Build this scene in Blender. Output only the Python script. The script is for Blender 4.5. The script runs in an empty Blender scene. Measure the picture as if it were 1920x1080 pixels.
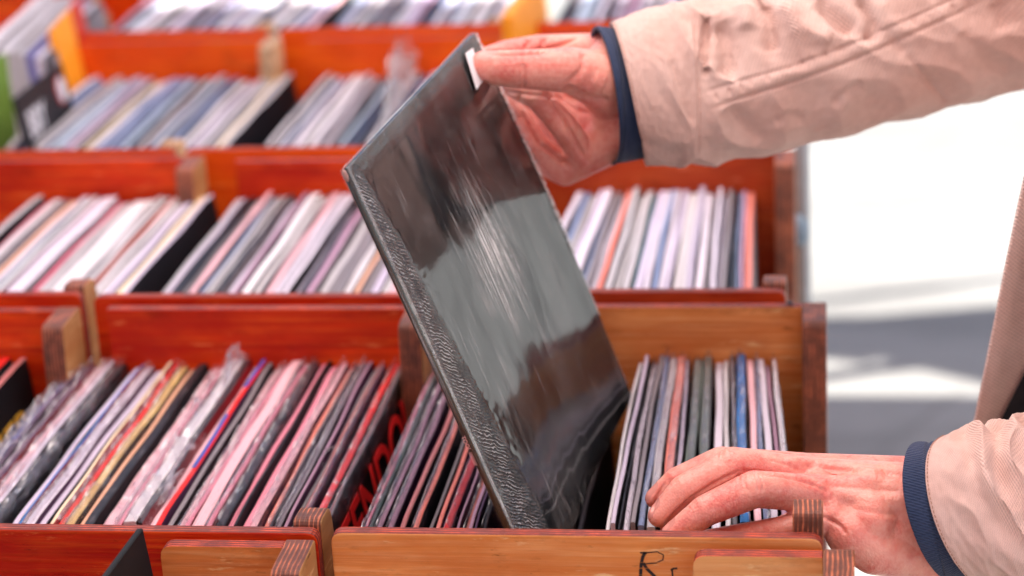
import bpy, bmesh, math, random
import numpy as np
from mathutils import Vector, Matrix, noise
random.seed(7)
sc = bpy.context.scene
col = bpy.data.collections.new("scene"); sc.collection.children.link(col)
V = Vector
# ------------------------------------------------------------------ camera frame
F = 4230.0
d_ = np.array([615., 1540., -F]); d_ /= np.linalg.norm(d_)
x_ = np.array([1, .00396, 0.]); x_[2] = (615 + 1540 * x_[1]) / F; x_ /= np.linalg.norm(x_)
z_ = np.cross(x_, d_)
R_ = np.array([x_, d_, z_])
Z0 = .95
def ray(px, py): return R_ @ (np.array([px - 960, 540 - py, -F]) / F)
CAM = np.array([0, 0, Z0]) - ray(615, 1000) * 1.459
def W(px, py, t): return V(CAM + ray(px, py) * t)          # point seen at px,py at depth t
def onz(px, py, z):
    r = ray(px, py); return V(CAM + r * ((z - CAM[2]) / r[2]))
def ony(px, py, y):
    r = ray(px, py); return V(CAM + r * ((y - CAM[1]) / r[1]))
RT = R_.T
def proj_np(P):
    q = (P - CAM) @ R_
    return np.stack([960 + q[:, 0] / -q[:, 2] * F, 540 - q[:, 1] / -q[:, 2] * F], 1)
cam = bpy.data.cameras.new("camera"); co = bpy.data.objects.new("camera", cam); col.objects.link(co)
co.matrix_world = Matrix.Translation(V(CAM)) @ Matrix(R_.tolist()).to_4x4()
cam.sensor_width = 36; cam.lens = F / 1920 * 36; cam.clip_end = 200; cam.clip_start = .05
cam.dof.use_dof = True; cam.dof.focus_distance = 1.50; cam.dof.aperture_fstop = 4.2; cam.dof.aperture_blades = 0
sc.camera = co
# ------------------------------------------------------------------ tagging
def tag(o, label=None, cat=None, group=None, kind=None):
    if label: o['label'] = label
    if cat: o['category'] = cat
    if group: o['group'] = group
    if kind: o['kind'] = kind
    return o
def link(name, me, mats=(), parent=None, loc=None):
    o = bpy.data.objects.new(name, me); col.objects.link(o)
    if me is not None:
        for m in mats: me.materials.append(m)
    if parent: o.parent = parent
    if loc is not None: o.location = loc
    return o
def empty(name, loc=(0, 0, 0)):
    o = bpy.data.objects.new(name, None); o.empty_display_size = .05; col.objects.link(o); o.location = loc; return o
def bm2me(bm, name, smooth=False):
    bmesh.ops.recalc_face_normals(bm, faces=bm.faces[:])
    me = bpy.data.meshes.new(name); bm.to_mesh(me); bm.free()
    if smooth: me.shade_smooth()
    return me
# ------------------------------------------------------------------ materials
def newmat(name):
    m = bpy.data.materials.new(name); m.use_nodes = True
    nt = m.node_tree; nt.nodes.clear()
    out = nt.nodes.new('ShaderNodeOutputMaterial'); b = nt.nodes.new('ShaderNodeBsdfPrincipled')
    nt.links.new(b.outputs[0], out.inputs[0])
    return m, nt, b, out
class N:
    def __init__(s, nt): s.nt = nt
    def __call__(s, typ, ins={}, **kw):
        n = s.nt.nodes.new('ShaderNode' + typ)
        for k, v in kw.items(): setattr(n, k, v)
        for k, v in ins.items():
            if isinstance(v, bpy.types.NodeSocket): s.nt.links.new(v, n.inputs[k])
            else: n.inputs[k].default_value = v
        return n
    def coord(s, scale=(1, 1, 1), which='Object', rot=(0, 0, 0), loc=(0, 0, 0)):
        t = s('TexCoord'); m = s('Mapping', {'Vector': t.outputs[which], 'Scale': scale, 'Rotation': rot, 'Location': loc}); return m.outputs[0]
    def noise(s, vec, scale, detail=4, rough=.5, dist=0.):
        return s('TexNoise', {'Vector': vec, 'Scale': scale, 'Detail': detail, 'Roughness': rough, 'Distortion': dist}).outputs['Fac']
    def ramp(s, fac, stops, interp='LINEAR'):
        n = s('ValToRGB', {'Fac': fac}); e = n.color_ramp.elements; n.color_ramp.interpolation = interp
        while len(e) < len(stops): e.new(.5)
        for i, (p, c) in enumerate(stops):
            e[i].position = p; e[i].color = (c if isinstance(c, tuple) else (c, c, c)) + (1,)
        return n.outputs[0]
    def mix(s, fac, a, b, mode='MIX'):
        n = s('Mix', data_type='RGBA', blend_type=mode)
        for i, v in ((0, fac), (6, a), (7, b)):
            if isinstance(v, bpy.types.NodeSocket): s.nt.links.new(v, n.inputs[i])
            else: n.inputs[i].default_value = v if i == 0 else (tuple(v) + (1,))[:4]
        return n.outputs[2]
    def math(s, op, a, b=0.):
        n = s('Math', operation=op)
        for i, v in enumerate((a, b)):
            if isinstance(v, bpy.types.NodeSocket): s.nt.links.new(v, n.inputs[i])
            else: n.inputs[i].default_value = v
        return n.outputs[0]
    def bump(s, h, strength, dist): return s('Bump', {'Height': h, 'Strength': strength, 'Distance': dist}).outputs[0]
def wire(nt, b, **kw):
    for k, v in kw.items():
        k = k.replace('_', ' ')
        if isinstance(v, bpy.types.NodeSocket): nt.links.new(v, b.inputs[k])
        else: b.inputs[k].default_value = v
def c4(c): return tuple(c) + (1,)

def wood(name, base, dark, light, streak=0., axis='x'):
    m, nt, b, out = newmat(name); n = N(nt)
    sc_ = (2.2, 30, 60) if axis == 'x' else (60, 2.2, 30)
    oi = n('ObjectInfo'); off = n('VectorMath', {0: n.coord(sc_), 1: n('CombineXYZ', {0: n.math('MULTIPLY', oi.outputs['Random'], 40), 1: n.math('MULTIPLY', oi.outputs['Random'], 17)}).outputs[0]}, operation='ADD').outputs[0]
    g1 = n.noise(off, 1.4, 7, .62, .8)
    g2 = n.noise(off, 5, 5, .6, .3)
    big = n.noise(n.coord((3, 3, 7)), 2.3, 4, .6)
    c = n.mix(n.ramp(g1, [(.32, 0.), (.68, 1.)]), dark, base)
    c = n.mix(n.math('MULTIPLY', n.ramp(g2, [(.45, 0.), (.75, 1.)]), .55), c, light)
    c = n.mix(n.ramp(big, [(.40, 0.), (.60, .75)]), c, dark)
    grime = n.noise(n.coord((5, 5, 14)), 3, 6, .7); c = n.mix(n.ramp(grime, [(.55, 0.), (.72, .5)]), c, tuple(v * .3 for v in dark))
    # worn pale scratches
    sx = n.coord((9, 9, 60), rot=(.1, .35, .1)); s1 = n.noise(sx, 2.4, 6, .7)
    c = n.mix(n.math('MULTIPLY', n.ramp(s1, [(.60, 0.), (.68, 1.)]), .45), c, tuple(min(1, v * 1.5 + .09) for v in light))
    sd = n.noise(n.coord((25, 25, 90)), 1.3, 5, .7)
    c = n.mix(n.math('MULTIPLY', n.ramp(sd, [(.28, 1.), (.36, 0.)]), .75), c, tuple(v * .25 for v in dark))
    wire(nt, b, Base_Color=c, Roughness=.5, Specular_IOR_Level=.22, Normal=n.bump(n.math('ADD', g2, n.math('MULTIPLY', s1, .5)), .35, .0012))
    return m
def ply(name, a, bcol, axis):
    m, nt, b, out = newmat(name); n = N(nt)
    t = n('TexCoord'); s = n('SeparateXYZ', {0: t.outputs['Object']})
    v = s.outputs[{'x': 0, 'y': 1}[axis]]
    wob = n.noise(n.coord((14, 14, 14)), 3, 3); v = n.math('ADD', v, n.math('MULTIPLY', wob, .0022))
    w = n.math('SINE', n.math('MULTIPLY', v, 2 * math.pi / .0031))
    fine = n.noise(n.coord((500, 30, 30) if axis == 'x' else (30, 500, 500)), 1, 6, .7)
    blot = n.noise(n.coord((40, 40, 40)), 1.7, 4, .6)
    w = n.math('ADD', w, n.math('MULTIPLY', n.math('SUBTRACT', fine, .5), 2.6)); w = n.math('MULTIPLY', w, n.ramp(n.noise(n.coord((60, 60, 60)), 1, 3), [(.35, .35), (.65, 1.)]))
    c = n.mix(n.ramp(w, [(.3, 0.), (.62, 1.)]), a, bcol)
    c = n.mix(n.ramp(blot, [(.42, 0.), (.6, .6)]), c, tuple(x * .45 for x in a))
    wire(nt, b, Base_Color=c, Roughness=.55, Normal=n.bump(w, .5, .0008))
    return m
WOODS = {
 'tan':   (wood('tan_wood', (.80, .31, .085), (.52, .14, .030), (.86, .50, .22)), (.50, .33, .17)),
 'honey': (wood('honey_wood', (.86, .40, .125), (.60, .20, .05), (.92, .62, .34)), (.5, .33, .17)),
 'pale':  (wood('pale_wood', (.84, .48, .20), (.62, .28, .09), (.88, .60, .32)), (.55, .38, .2)),
 'red':   (wood('red_wood', (.78, .055, .001), (.40, .006, .001), (.86, .16, .012)), (.5, .2, .1)),
 'orange':(wood('orange_wood', (.88, .130, .002), (.65, .055, .002), (.9, .2, .01)), (.5, .3, .15)),
 'brown': (wood('brown_wood', (.50, .070, .010), (.30, .022, .004), (.58, .13, .03)), (.45, .28, .16)),
}
PLYX = ply('plywood_edge_side', (.15, .042, .022), (.60, .17, .075), 'x')
PLYY = ply('plywood_edge_board', (.20, .018, .008), (.70, .085, .02), 'y')
PLYP = ply('pale_plywood_edge', (.42, .24, .12), (.78, .56, .36), 'x')
SIDEF = wood('side_panel_face', (.55, .30, .12), (.36, .15, .05), (.66, .42, .2), axis='y')
SIDEP = wood('side_panel_face_pale', (.74, .50, .28), (.55, .32, .15), (.82, .62, .4), axis='y')
SIDEB = wood('side_panel_face_brown', (.36, .13, .06), (.22, .06, .025), (.45, .2, .1), axis='y')

def extrude_poly(pts, axis, a, b_, bevel=.0012):
    """polygon given in the two other axes, extruded along axis from a to b_"""
    bm = bmesh.new(); n_ = len(pts)
    def mk(u, v, w): return (w, u, v) if axis == 'x' else ((u, w, v) if axis == 'y' else (u, v, w))
    A = [bm.verts.new(mk(p[0], p[1], a)) for p in pts]; B = [bm.verts.new(mk(p[0], p[1], b_)) for p in pts]
    bm.faces.new(A); bm.faces.new(B[::-1])
    for i in range(n_): bm.faces.new((A[i], A[(i + 1) % n_], B[(i + 1) % n_], B[i]))
    bmesh.ops.recalc_face_normals(bm, faces=bm.faces[:])
    if not bevel: bmesh.ops.triangulate(bm, faces=[f for f in bm.faces if len(f.verts) > 4])
    if bevel:
        es = [e for e in bm.edges if e.calc_face_angle(0) > .6]
        bmesh.ops.bevel(bm, geom=es, offset=bevel, segments=2, profile=.5, affect='EDGES', clamp_overlap=True)
    return bm
def roundpoly(pts, rad, seg=4):
    out = []; n_ = len(pts)
    for i, p in enumerate(pts):
        p = V(p); a = V(pts[i - 1]); b_ = V(pts[(i + 1) % n_]); r = rad[i] if isinstance(rad, (list, tuple)) else rad
        if r <= 0: out.append(tuple(p)); continue
        da = (a - p); db = (b_ - p); r = min(r, da.length * .45, db.length * .45)
        s = p + da.normalized() * r; e = p + db.normalized() * r
        for k in range(seg + 1):
            t = k / seg; q = s * (1 - t) ** 2 + p * 2 * t * (1 - t) + e * t * t; out.append(tuple(q))
    return out
def setmat(me, fn):
    for p in me.polygons: p.material_index = fn(p)
CR_G = 'plywood record crates set out in rows on the table'
def crate(x0, x1, y0, y1, zr, w, label, yaw=0., front_w=None, back='full', sideface=None, jit=0., zb=.575, hh=.004, hd=.030, plx=None):
    root = empty('record_crate', ((x0 + x1) / 2, y0, zb)); tag(root, label, 'crate', CR_G)
    root.rotation_euler.z = yaw
    X0 = x0 - root.location.x; X1 = x1 - root.location.x; D = y1 - y0; H = zr - zb; T = .019; B = .010
    wm = WOODS[w][0]; fw = WOODS[front_w or w][0]; sf = sideface or SIDEF
    # side panels: raised horns at both ends, dipped middle
    yb = D - .001; hb = .048; dip = .15
    prof = roundpoly([(B + .0005, .012), (yb, .012), (yb, H - .001), (yb - hb, H - .002), (yb - hb - .012, H - dip), (B + .062, H - dip), (B + hd, H + hh - .002), (B + .0005, H + hh)],
                     [0, 0, .004, .007, .03, .03, .01, .006])
    low = roundpoly([(B + .0005, .012), (yb, .012), (yb, H - dip + .02), (B + .0005, H - dip + .02)], .004)
    for k, xx in enumerate((X0 + jit, X1 - T)):
        me = bm2me(extrude_poly(prof if k else low, 'x', xx, xx + T), 'side_panel')
        o = link('side_panel', me, (sf, plx or PLYX), root); setmat(me, lambda p: 0 if abs(p.normal.x) > .7 else 1)
    # front board
    pts = roundpoly([(X0, .0), (X1, .0), (X1, H), (X0, H)], [.002, .002, .008, .008])
    me = bm2me(extrude_poly(pts, 'y', 0, B), 'front_board'); fo = link('front_board', me, (fw, PLYY), root)
    setmat(me, lambda p: 0 if abs(p.normal.y) > .7 else 1)
    # back board sits between / behind the side panels
    if back == 'full': pts = roundpoly([(X0 + T + .0006, .013), (X1 - T - .0006, .013), (X1 - T - .0006, H - .002), (X0 + T + .0006, H - .002)], [.001] * 4)
    else:
        c = back
        pts = roundpoly([(X0 + T + .0006, .013), (X1 - T - .0006, .013), (X1 - T - .0006, H - .003), (X1 - c, H - .003), (X1 - c, H - .12), (X0 + T + .0006, H - .12)], [0, 0, .001, .008, .02, .001])
    me = bm2me(extrude_poly(pts, 'y', D - B - .0015, D - .0015, .0012 if back == 'full' else 0), 'back_board'); link('back_board', me, (wm, PLYY), root)
    setmat(me, lambda p: 0 if abs(p.normal.y) > .7 else 1)
    pts = [(X0 + T + .001, B + .001), (X1 - T - .001, B + .001), (X1 - T - .001, D - B - .003), (X0 + T + .001, D - B - .003)]
    me = bm2me(extrude_poly(pts, 'z', .002, .010), 'bottom_board'); link('bottom_board', me, (wm,), root)
    return root, fo
# ------------------------------------------------------------------ records
def sleeve_mats():
    m, nt, b, out = newmat('sleeve_edge'); n = N(nt); oi = n('ObjectInfo')
    off = n('CombineXYZ', {0: n.math('MULTIPLY', oi.outputs['Random'], 31), 1: n.math('MULTIPLY', oi.outputs['Random'], 57)}).outputs[0]
    def sh(sc_): return n('VectorMath', {0: n.coord(sc_), 1: off}, operation='ADD').outputs[0]
    s1 = n.noise(sh((700, 6, 40)), 1, 5, .6); s2 = n.noise(sh((160, 30, 60)), 1, 5, .7); s3 = n.noise(sh((300, 90, 90)), 1.5, 3, .6)
    c = n.mix(n.ramp(s1, [(.38, .62), (.60, 1.)]), (0, 0, 0), oi.outputs['Color'])
    c = n.mix(n.math('MULTIPLY', n.ramp(s1, [(.30, 1.), (.42, 0.)]), .75), oi.outputs['Color'], n.mix(.22, (0, 0, 0), oi.outputs['Color']))
    c = n.mix(n.math('MULTIPLY', n.ramp(s2, [(.55, 0.), (.72, 1.)]), .45), c, n.mix(.22, oi.outputs['Color'], (.75, .68, .72)))
    c = n.mix(n.math('MULTIPLY', n.ramp(s3, [(.27, 1.), (.38, 0.)]), .5), c, (.03, .02, .025))
    wire(nt, b, Base_Color=c, Roughness=.42, Normal=n.bump(s2, .6, .0008), Specular_IOR_Level=.22)
    m2, nt, b, out = newmat('sleeve_cover'); n = N(nt)
    at = n('Attribute', attribute_type='OBJECT', attribute_name='cover_colour')
    c = n.mix(n.ramp(n.noise(n.coord((9, 9, 9)), 2, 5, .6), [(.4, .0), (.62, .35)]), at.outputs['Color'], (.02, .015, .02))
    wire(nt, b, Base_Color=c, Roughness=.6, Specular_IOR_Level=.08)
    m3, nt, b, out = newmat('clear_plastic'); n = N(nt)
    tr = n('BsdfTransparent', {'Color': (.97, .96, .97, 1)}); gl = n('BsdfGlossy', {'Color': (.95, .95, .97, 1), 'Roughness': .16})
    df = n('BsdfTranslucent', {'Color': (.85, .82, .86, 1)})
    h = n.noise(n.coord((120, 60, 80)), 1.2, 6, .65, 1.); bp = n.bump(h, 1., .0025)
    nt.links.new(bp, gl.inputs['Normal'])
    fr = n.math('ADD', .16, n.math('MULTIPLY', n.ramp(h, [(.5, 0.), (.68, 1.)]), .5))
    a = n('MixShader', {0: fr, 1: tr.outputs[0], 2: gl.outputs[0]})
    bsh = n('MixShader', {0: .13, 1: a.outputs[0], 2: df.outputs[0]}); nt.links.new(bsh.outputs[0], out.inputs[0])
    return m, m2, m3
M_EDGE, M_COVER, M_PLASTIC = sleeve_mats()
PAL = {
 'grey':(.22,.20,.22),'pale grey':(.50,.49,.52),'white':(.72,.70,.74),'lavender':(.52,.47,.60),'pale lavender':(.64,.60,.70),'mauve':(.40,.24,.34),
 'pink':(.70,.24,.32),'pale pink':(.78,.47,.52),'hot pink':(.72,.10,.20),'red':(.72,.015,.012),'dark red':(.28,.006,.012),'salmon':(.72,.22,.17),'cream':(.78,.66,.46),
 'yellow':(.72,.52,.20),'blue':(.03,.20,.55),'indigo':(.12,.12,.36),'slate blue':(.20,.26,.42),'teal':(.02,.14,.17),'black':(.010,.010,.013),'charcoal':(.022,.022,.028),
 'dark purple':(.07,.025,.07),'dark green':(.03,.06,.05),'grey green':(.13,.17,.15),'brown pink':(.42,.15,.15),'peach':(.75,.42,.28),'orange':(.85,.25,.02),'pale blue':(.45,.56,.68)}
def sleeve_mesh(t, warp, S=.315, ny=14):
    bm = bmesh.new(); h = t / 2; ch = min(.0008, h * .45)
    prof = [(-h, 0), (-h, S * .5), (-h, S - ch), (-h + ch, S), (h - ch, S), (h, S - ch), (h, S * .5), (h, 0)]
    rows = []
    p1, p2, p3 = (random.uniform(0, 6) for _ in range(3))
    for j in range(ny + 1):
        y = j / ny; r = []
        for (x, z) in prof:
            wx = warp * (math.sin(y * 3.1 + p1) + .5 * math.sin(y * 7 + p2)) * (z / S) + warp * .25 * math.sin(y * 19 + p3) * (z / S)
            dz = (-.0006 * (1 - abs(2 * y - 1) ** 6 * 0) * 0) + .0006 * math.sin(y * 11 + p2) * (z > .2)
            if z > S * .9 and (j == 0 or j == ny): dz -= .0012
            r.append(bm.verts.new((x + wx, y * S, z + dz)))
        rows.append(r)
    k = len(prof)
    for j in range(ny):
        for i in range(k):
            f = bm.faces.new((rows[j][i], rows[j][(i + 1) % k], rows[j + 1][(i + 1) % k], rows[j + 1][i]))
            f.material_index = 0 if i in (2, 3, 4) else 1
    for r, f_ in ((rows[0], 1), (rows[-1], 0)):
        f = bm.faces.new(r); f.material_index = 0
    return bm2me(bm, 'record_sleeve')
def film_mesh(t, S=.315, hgt=.006, seed=0, ny=70, y0=0., y1=1., spread=.0):
    bm = bmesh.new(); h = t / 2 + .0005; rows = []
    for j in range(ny + 1):
        y = (y0 + (y1 - y0) * j / ny) * S
        e = noise.noise(V((y * 45, seed * 3.1, 0))) ; e2 = noise.noise(V((y * 150, seed * 1.7, 5)))
        hh = hgt * (.75 + .9 * e + .3 * e2); sx = (e2 * .5 + e) * (.0022 + spread)
        pr = [(-h, S - .016), (-h - abs(e2) * .0006, S - .004), (-h * .6 + sx * .4, S + max(.0009, hh * .45)), (sx + .0003, S + max(.0015, hh)), (h * .6 + sx * .4 + e2 * .001, S + max(.0009, hh * .5)), (h + abs(e) * .0008, S - .004), (h, S - .016)]
        rows.append([bm.verts.new((p[0], y, p[1])) for p in pr])
    for j in range(ny):
        for i in range(6): bm.faces.new((rows[j][i], rows[j][i + 1], rows[j + 1][i + 1], rows[j + 1][i]))
    return bm2me(bm, 'plastic_cover', True)
REC = []      # (object, colour name, crate key, x)
def record(key, x, ytop, z, t, colname, lean=.08, yaw=0., cover='black', film=0, warp=.0008, S=.315, pitch=0.):
    me = sleeve_mesh(t, warp, S); c = PAL[colname]; k = random.uniform(.86, 1.12)
    o = link('record_sleeve', me, (M_EDGE, M_COVER))
    o.color = tuple(min(.9, v * k) for v in c) + (1,)
    o['cover_colour'] = [float(v) for v in (PAL[cover] if isinstance(cover, str) else cover)]
    rot = Matrix.Rotation(yaw, 4, 'Z') @ Matrix.Rotation(-lean, 4, 'Y') @ Matrix.Rotation(pitch, 4, 'X')
    top = V((x, ytop, z)); o.matrix_world = Matrix.Translation(top - (rot @ V((0, 0, S)))) @ rot
    if film:
        f = link('plastic_cover', film_mesh(t, S, .004 + .003 * film, random.random() * 50, spread=.001 * film), (M_PLASTIC,), o)
    REC.append([o, colname, key, x, t]); return o
def px_records(key, lst, yref, z, y0, lean, yawf=lambda x: 0., film=0., s=1., covers=('black',), warp=.0008, ref=None):
    """lst of (left px, width px, colour[, film]) measured along the image row yref on the plane of the sleeve tops"""
    outl = []
    for it in lst:
        a, w_, cn = it[:3]
        p = onz(a, yref, z); q = onz(a + w_, yref, z); x = (p.x + q.x) / 2; t = max(.0012, (q.x - p.x) * s)
        yw = yawf(x); x0 = x + math.sin(yw) * (p.y - y0)
        fl = it[3] if len(it) > 3 else (1 if random.random() < film else 0)
        le = lean(x) if callable(lean) else lean
        outl.append(record(key, x0, y0 + random.uniform(-.004, .008), z + random.uniform(-.005, .005), t, cn, le + random.uniform(-.004, .004), yw, random.choice(covers), fl, warp))
    return outl
# front centre-left crate (B)
LB = [(-135,8,'grey',1),(-122,8,'indigo'),(-110,12,'dark purple',1),(-95,6,'mauve'),(-84,8,'dark purple'),(-69,25,'pale pink'),(-41,11,'pale lavender'),(-26,24,'black'),
 (15,13,'lavender'),(29,4,'blue'),(34,23,'pale lavender'),(58,15,'lavender'),(90,8,'cream'),(100,13,'red'),(115,19,'yellow'),(138,11,'peach'),(154,22,'charcoal'),
 (181,34,'pale pink',1),(218,10,'pink'),(230,28,'white',2),(261,9,'charcoal'),(273,18,'pale pink'),(294,13,'red'),(309,12,'grey'),(325,20,'pale pink',1),(346,12,'pink'),(359,28,'pale pink'),
 (389,12,'pink'),(403,20,'charcoal',1),(425,13,'pink'),(441,6,'black'),(449,18,'pink'),(469,15,'pale pink'),(486,13,'salmon'),(501,8,'charcoal'),(513,8,'mauve'),(523,8,'grey'),(533,8,'mauve'),
 (543,9,'grey'),(554,9,'brown pink'),(566,5,'dark purple'),(582,17,'red',1),(600,5,'dark red'),(606,6,'grey')]
rB = px_records('B', LB, 986, .90, .105, lambda x: .16 + (x + .33) * -.30, yawf=lambda x: 0., covers=('black', 'dark purple', 'black', 'dark red'), s=.85, film=.35)
rB[-1]['cover_colour'] = [.010, .006, .006]
mw_ = rB[-1].matrix_world.copy(); tp_ = mw_ @ V((0, 0, .315)); rB[-1].matrix_world = Matrix.Translation(tp_) @ Matrix.Rotation(-.075, 4, 'Y') @ Matrix.Translation(-tp_) @ mw_
LCl = [(680,6,'hot pink',1),(688,9,'dark green',1),(703,11,'mauve',1),(725,13,'mauve',1),(752,12,'brown pink'),(775,12,'salmon'),(800,8,'grey'),(815,10,'salmon'),(834,17,'red',1),(858,6,'mauve'),(867,9,'salmon',1),(880,9,'mauve'),(893,6,'dark purple'),(903,8,'charcoal')]
rC1 = px_records('C', LCl, 986, .90, .105, .13, covers=('black', 'dark purple'), s=.85, film=.3)
LCr = [(1171,8,'white'),(1182,9,'lavender'),(1193,4,'charcoal'),(1199,11,'pale lavender',1),(1214,9,'grey'),(1224,12,'slate blue',1),(1238,16,'pale grey',1),(1257,18,'salmon'),(1276,8,'lavender'),(1290,20,'grey green',1),(1313,19,'grey green',1),(1336,18,'pale lavender'),
 (1357,10,'white'),(1370,9,'grey',1),(1382,18,'blue'),(1404,14,'pale pink'),(1420,10,'slate blue'),(1432,14,'pale lavender'),(1448,10,'mauve'),(1460,10,'white')]
rC2 = px_records('C', LCr, 800, .905, .105, .015, yawf=lambda x: (x - .158) * .55, covers=('black', 'charcoal'), s=.88, film=.3)
for i, x in enumerate((.103, .112, .120, .1285, .137)):
    record('C', x, .108 + .003 * i, .865 - .004 * i, .0035, ('black', 'charcoal', 'black', 'black', 'charcoal')[i], .09 - .012 * i, 0, 'black', 0)
# front left crate (A)
def atb(px, py, z): return onz(px, py, z)
LA = [(-330,14,'indigo'),(-308,12,'slate blue'),(-290,22,'red'),(-266,16,'white'),(-246,14,'brown pink')]
rA = px_records('A', LA, 986, .905, .105, .07, covers=('black',))
# second row
LD = [(-120,14,'pale grey'),(-100,10,'pink'),(-84,16,'white'),(-64,12,'grey'),(-48,14,'peach'),(-30,14,'pale lavender'),(-14,6,'teal'),(-6,10,'white'),(6,6,'mauve'),(14,34,'pale lavender'),(50,7,'hot pink'),(60,28,'pale grey'),(90,36,'white'),(130,28,'pale grey'),(162,7,'salmon'),(175,12,'white'),(189,32,'white'),(224,26,'cream')]
LE = [(300,18,'pale grey'),(320,16,'charcoal'),(338,8,'grey'),(347,26,'pale pink'),(374,8,'slate blue'),(384,18,'pale grey'),(404,12,'charcoal'),(420,18,'lavender'),(440,10,'mauve'),(460,32,'white'),(494,5,'black'),(503,32,'pale pink'),(538,20,'pale lavender'),(562,14,'charcoal'),(578,14,'mauve'),(596,30,'pale grey'),(630,12,'grey'),(644,20,'white'),(666,9,'peach'),(678,14,'grey'),(694,16,'lavender'),(712,20,'pale grey'),(734,16,'pale pink'),(752,14,'white')]
LF = [(1000,13,'pale lavender'),(1017,12,'slate blue'),(1033,12,'pale grey'),(1050,12,'lavender'),(1064,14,'pale lavender'),(1080,8,'slate blue'),(1090,12,'grey'),(1104,10,'pale lavender'),(1116,10,'salmon'),(1134,28,'pale grey'),(1164,14,'pale grey'),(1180,8,'teal'),(1190,14,'lavender'),(1206,12,'pale lavender'),(1220,10,'slate blue'),(1232,10,'pale lavender'),(1244,12,'lavender'),(1258,10,'white'),(1270,14,'white'),(1286,12,'lavender'),(1300,16,'pale lavender'),(1319,8,'grey'),(1330,18,'pale lavender'),(1350,12,'grey'),(1364,12,'black'),(1377,8,'slate blue'),(1387,7,'mauve'),(1396,14,'salmon')]
def split(L_):
    o_ = []
    for a, w_, c in L_:
        if w_ > 17 and w_ < 33: h_ = w_ * random.uniform(.4, .6); o_ += [(a, h_ * .92, c), (a + h_, (w_ - h_) * .95, random.choice([c, c, 'pale lavender', 'lavender', 'grey']))]
        else: o_.append((a, w_, c))
    return o_
LD, LE, LF = split(LD), split(LE), split(LF)
px_records('D', LD, 545, .913, .535, .12, covers=('black', 'grey'))
px_records('E', LE, 545, .913, .535, .12, covers=('black', 'grey'))
px_records('F', LF, 545, .913, .535, .02, yawf=lambda x: (x - .15) * .3, covers=('black', 'grey'))
for r in REC:
    if r[2] == 'E' and 455 < proj_np(np.array([r[0].matrix_world @ V((0, .03, .315))]))[0][0] < 470: pass
# third and fourth rows, generated
def auto(key, px0, px1, yref, z, y0, lean, wts, n_):
    lst = []; x = px0; names = list(wts); w_ = [wts[k] for k in names]
    step = (px1 - px0) / n_
    for i in range(n_):
        ww = step * random.uniform(.45, .95); lst.append((px0 + i * step + random.uniform(0, 2), ww, random.choices(names, w_)[0]))
    px_records(key, lst, yref, z, y0, lean, covers=('black', 'grey', 'slate blue'), warp=.0012)
PALE = {'white': 5, 'pale grey': 5, 'pale lavender': 5, 'lavender': 2, 'slate blue': 2, 'grey': 1, 'pale blue': 2, 'mauve': 1, 'pale pink': 1, 'charcoal': 2, 'cream': 1, 'black': 2}
auto('G', 62, 462, 240, .905, 1.055, .12, PALE, 28)
auto('H', 500, 760, 262, .905, 1.055, .12, PALE, 19)
HX = REC[-4][0]
auto('I', 215, 590, 50, .915, 1.535, .12, PALE, 20)
auto('J', 622, 945, 50, .915, 1.535, .12, PALE, 18)
auto('K', 1040, 1330, 50, .915, 1.50, .03, PALE, 12)

# ---- lettering on covers
def text_mesh(s, size, extr=.0002, shear=0., bold=0.):
    cu = bpy.data.curves.new('t', 'FONT'); cu.body = s; cu.size = size; cu.extrude = extr; cu.offset = bold; cu.shear = shear; cu.resolution_u = 4
    ob = bpy.data.objects.new('t', cu); col.objects.link(ob); dg = bpy.context.evaluated_depsgraph_get(); dg.update()
    me = bpy.data.meshes.new_from_object(ob.evaluated_get(dg)); bpy.data.objects.remove(ob); return me
def flatmat(name, c, rough=.5, var=.3):
    m, nt, b, out = newmat(name); n = N(nt)
    wire(nt, b, Base_Color=n.mix(n.ramp(n.noise(n.coord((60, 60, 60)), 1.5, 5, .65), [(.35, 0.), (.65, var)]), c, tuple(v * .4 for v in c)), Roughness=rough, Specular_IOR_Level=.2); return m
def cover_text(rec, s, size, y, z, mat, sx=1., name='cover_lettering'):
    me = text_mesh(s, size, bold=size * .015); t = [r[4] for r in REC if r[0] is rec][0]
    # text x -> +y, text y -> +z on the right hand face
    me.transform(Matrix(((0, 0, 1, t / 2 + .0024), (sx, 0, 0, y), (0, 1, 0, z), (0, 0, 0, 1))))
    return link(name, me, (mat,), rec)
RED_INK = flatmat('red_ink', (.9, .02, .02), .5, .05); YEL_INK = flatmat('yellow_ink', (.75, .42, .05)); WHITE_INK = flatmat('white_ink', (.75, .75, .8))
cover_text(rB[-1], 'TENDON', .056, .015, .263, RED_INK, 1.25)
cover_text(rA[-1], 'DINNER', .040, .095, .255, YEL_INK, 1.3)

# red / blue segments on one spine
def segs(rec, spans, mat, S=.315):
    t = [r[4] for r in REC if r[0] is rec][0]; me0 = rec.data; bm = bmesh.new()
    vs = [v.co for v in me0.vertices if abs(v.co.z - S) < .002]
    for a, b_ in spans:
        n_ = 8; L = []
        for j in range(n_ + 1):
            y = (a + (b_ - a) * j / n_) * S
            near = sorted(vs, key=lambda c: abs(c.y - y))[:6]; cx = sum(c.x for c in near) / len(near); z = max(c.z for c in near)
            L.append([bm.verts.new((cx + sx * (t / 2 - .0006), y, z + dz)) for sx, dz in ((-1, .0004), (1, .0004))])
        for j in range(n_): bm.faces.new((L[j][0], L[j][1], L[j + 1][1], L[j + 1][0]))
    return link('spine_stripe', bm2me(bm, 'spine_stripe'), (mat,), rec)
BLUE_INK = flatmat('blue_ink', (.03, .09, .42))
for rr in rB:
    pass
redb = rB[22]
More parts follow.
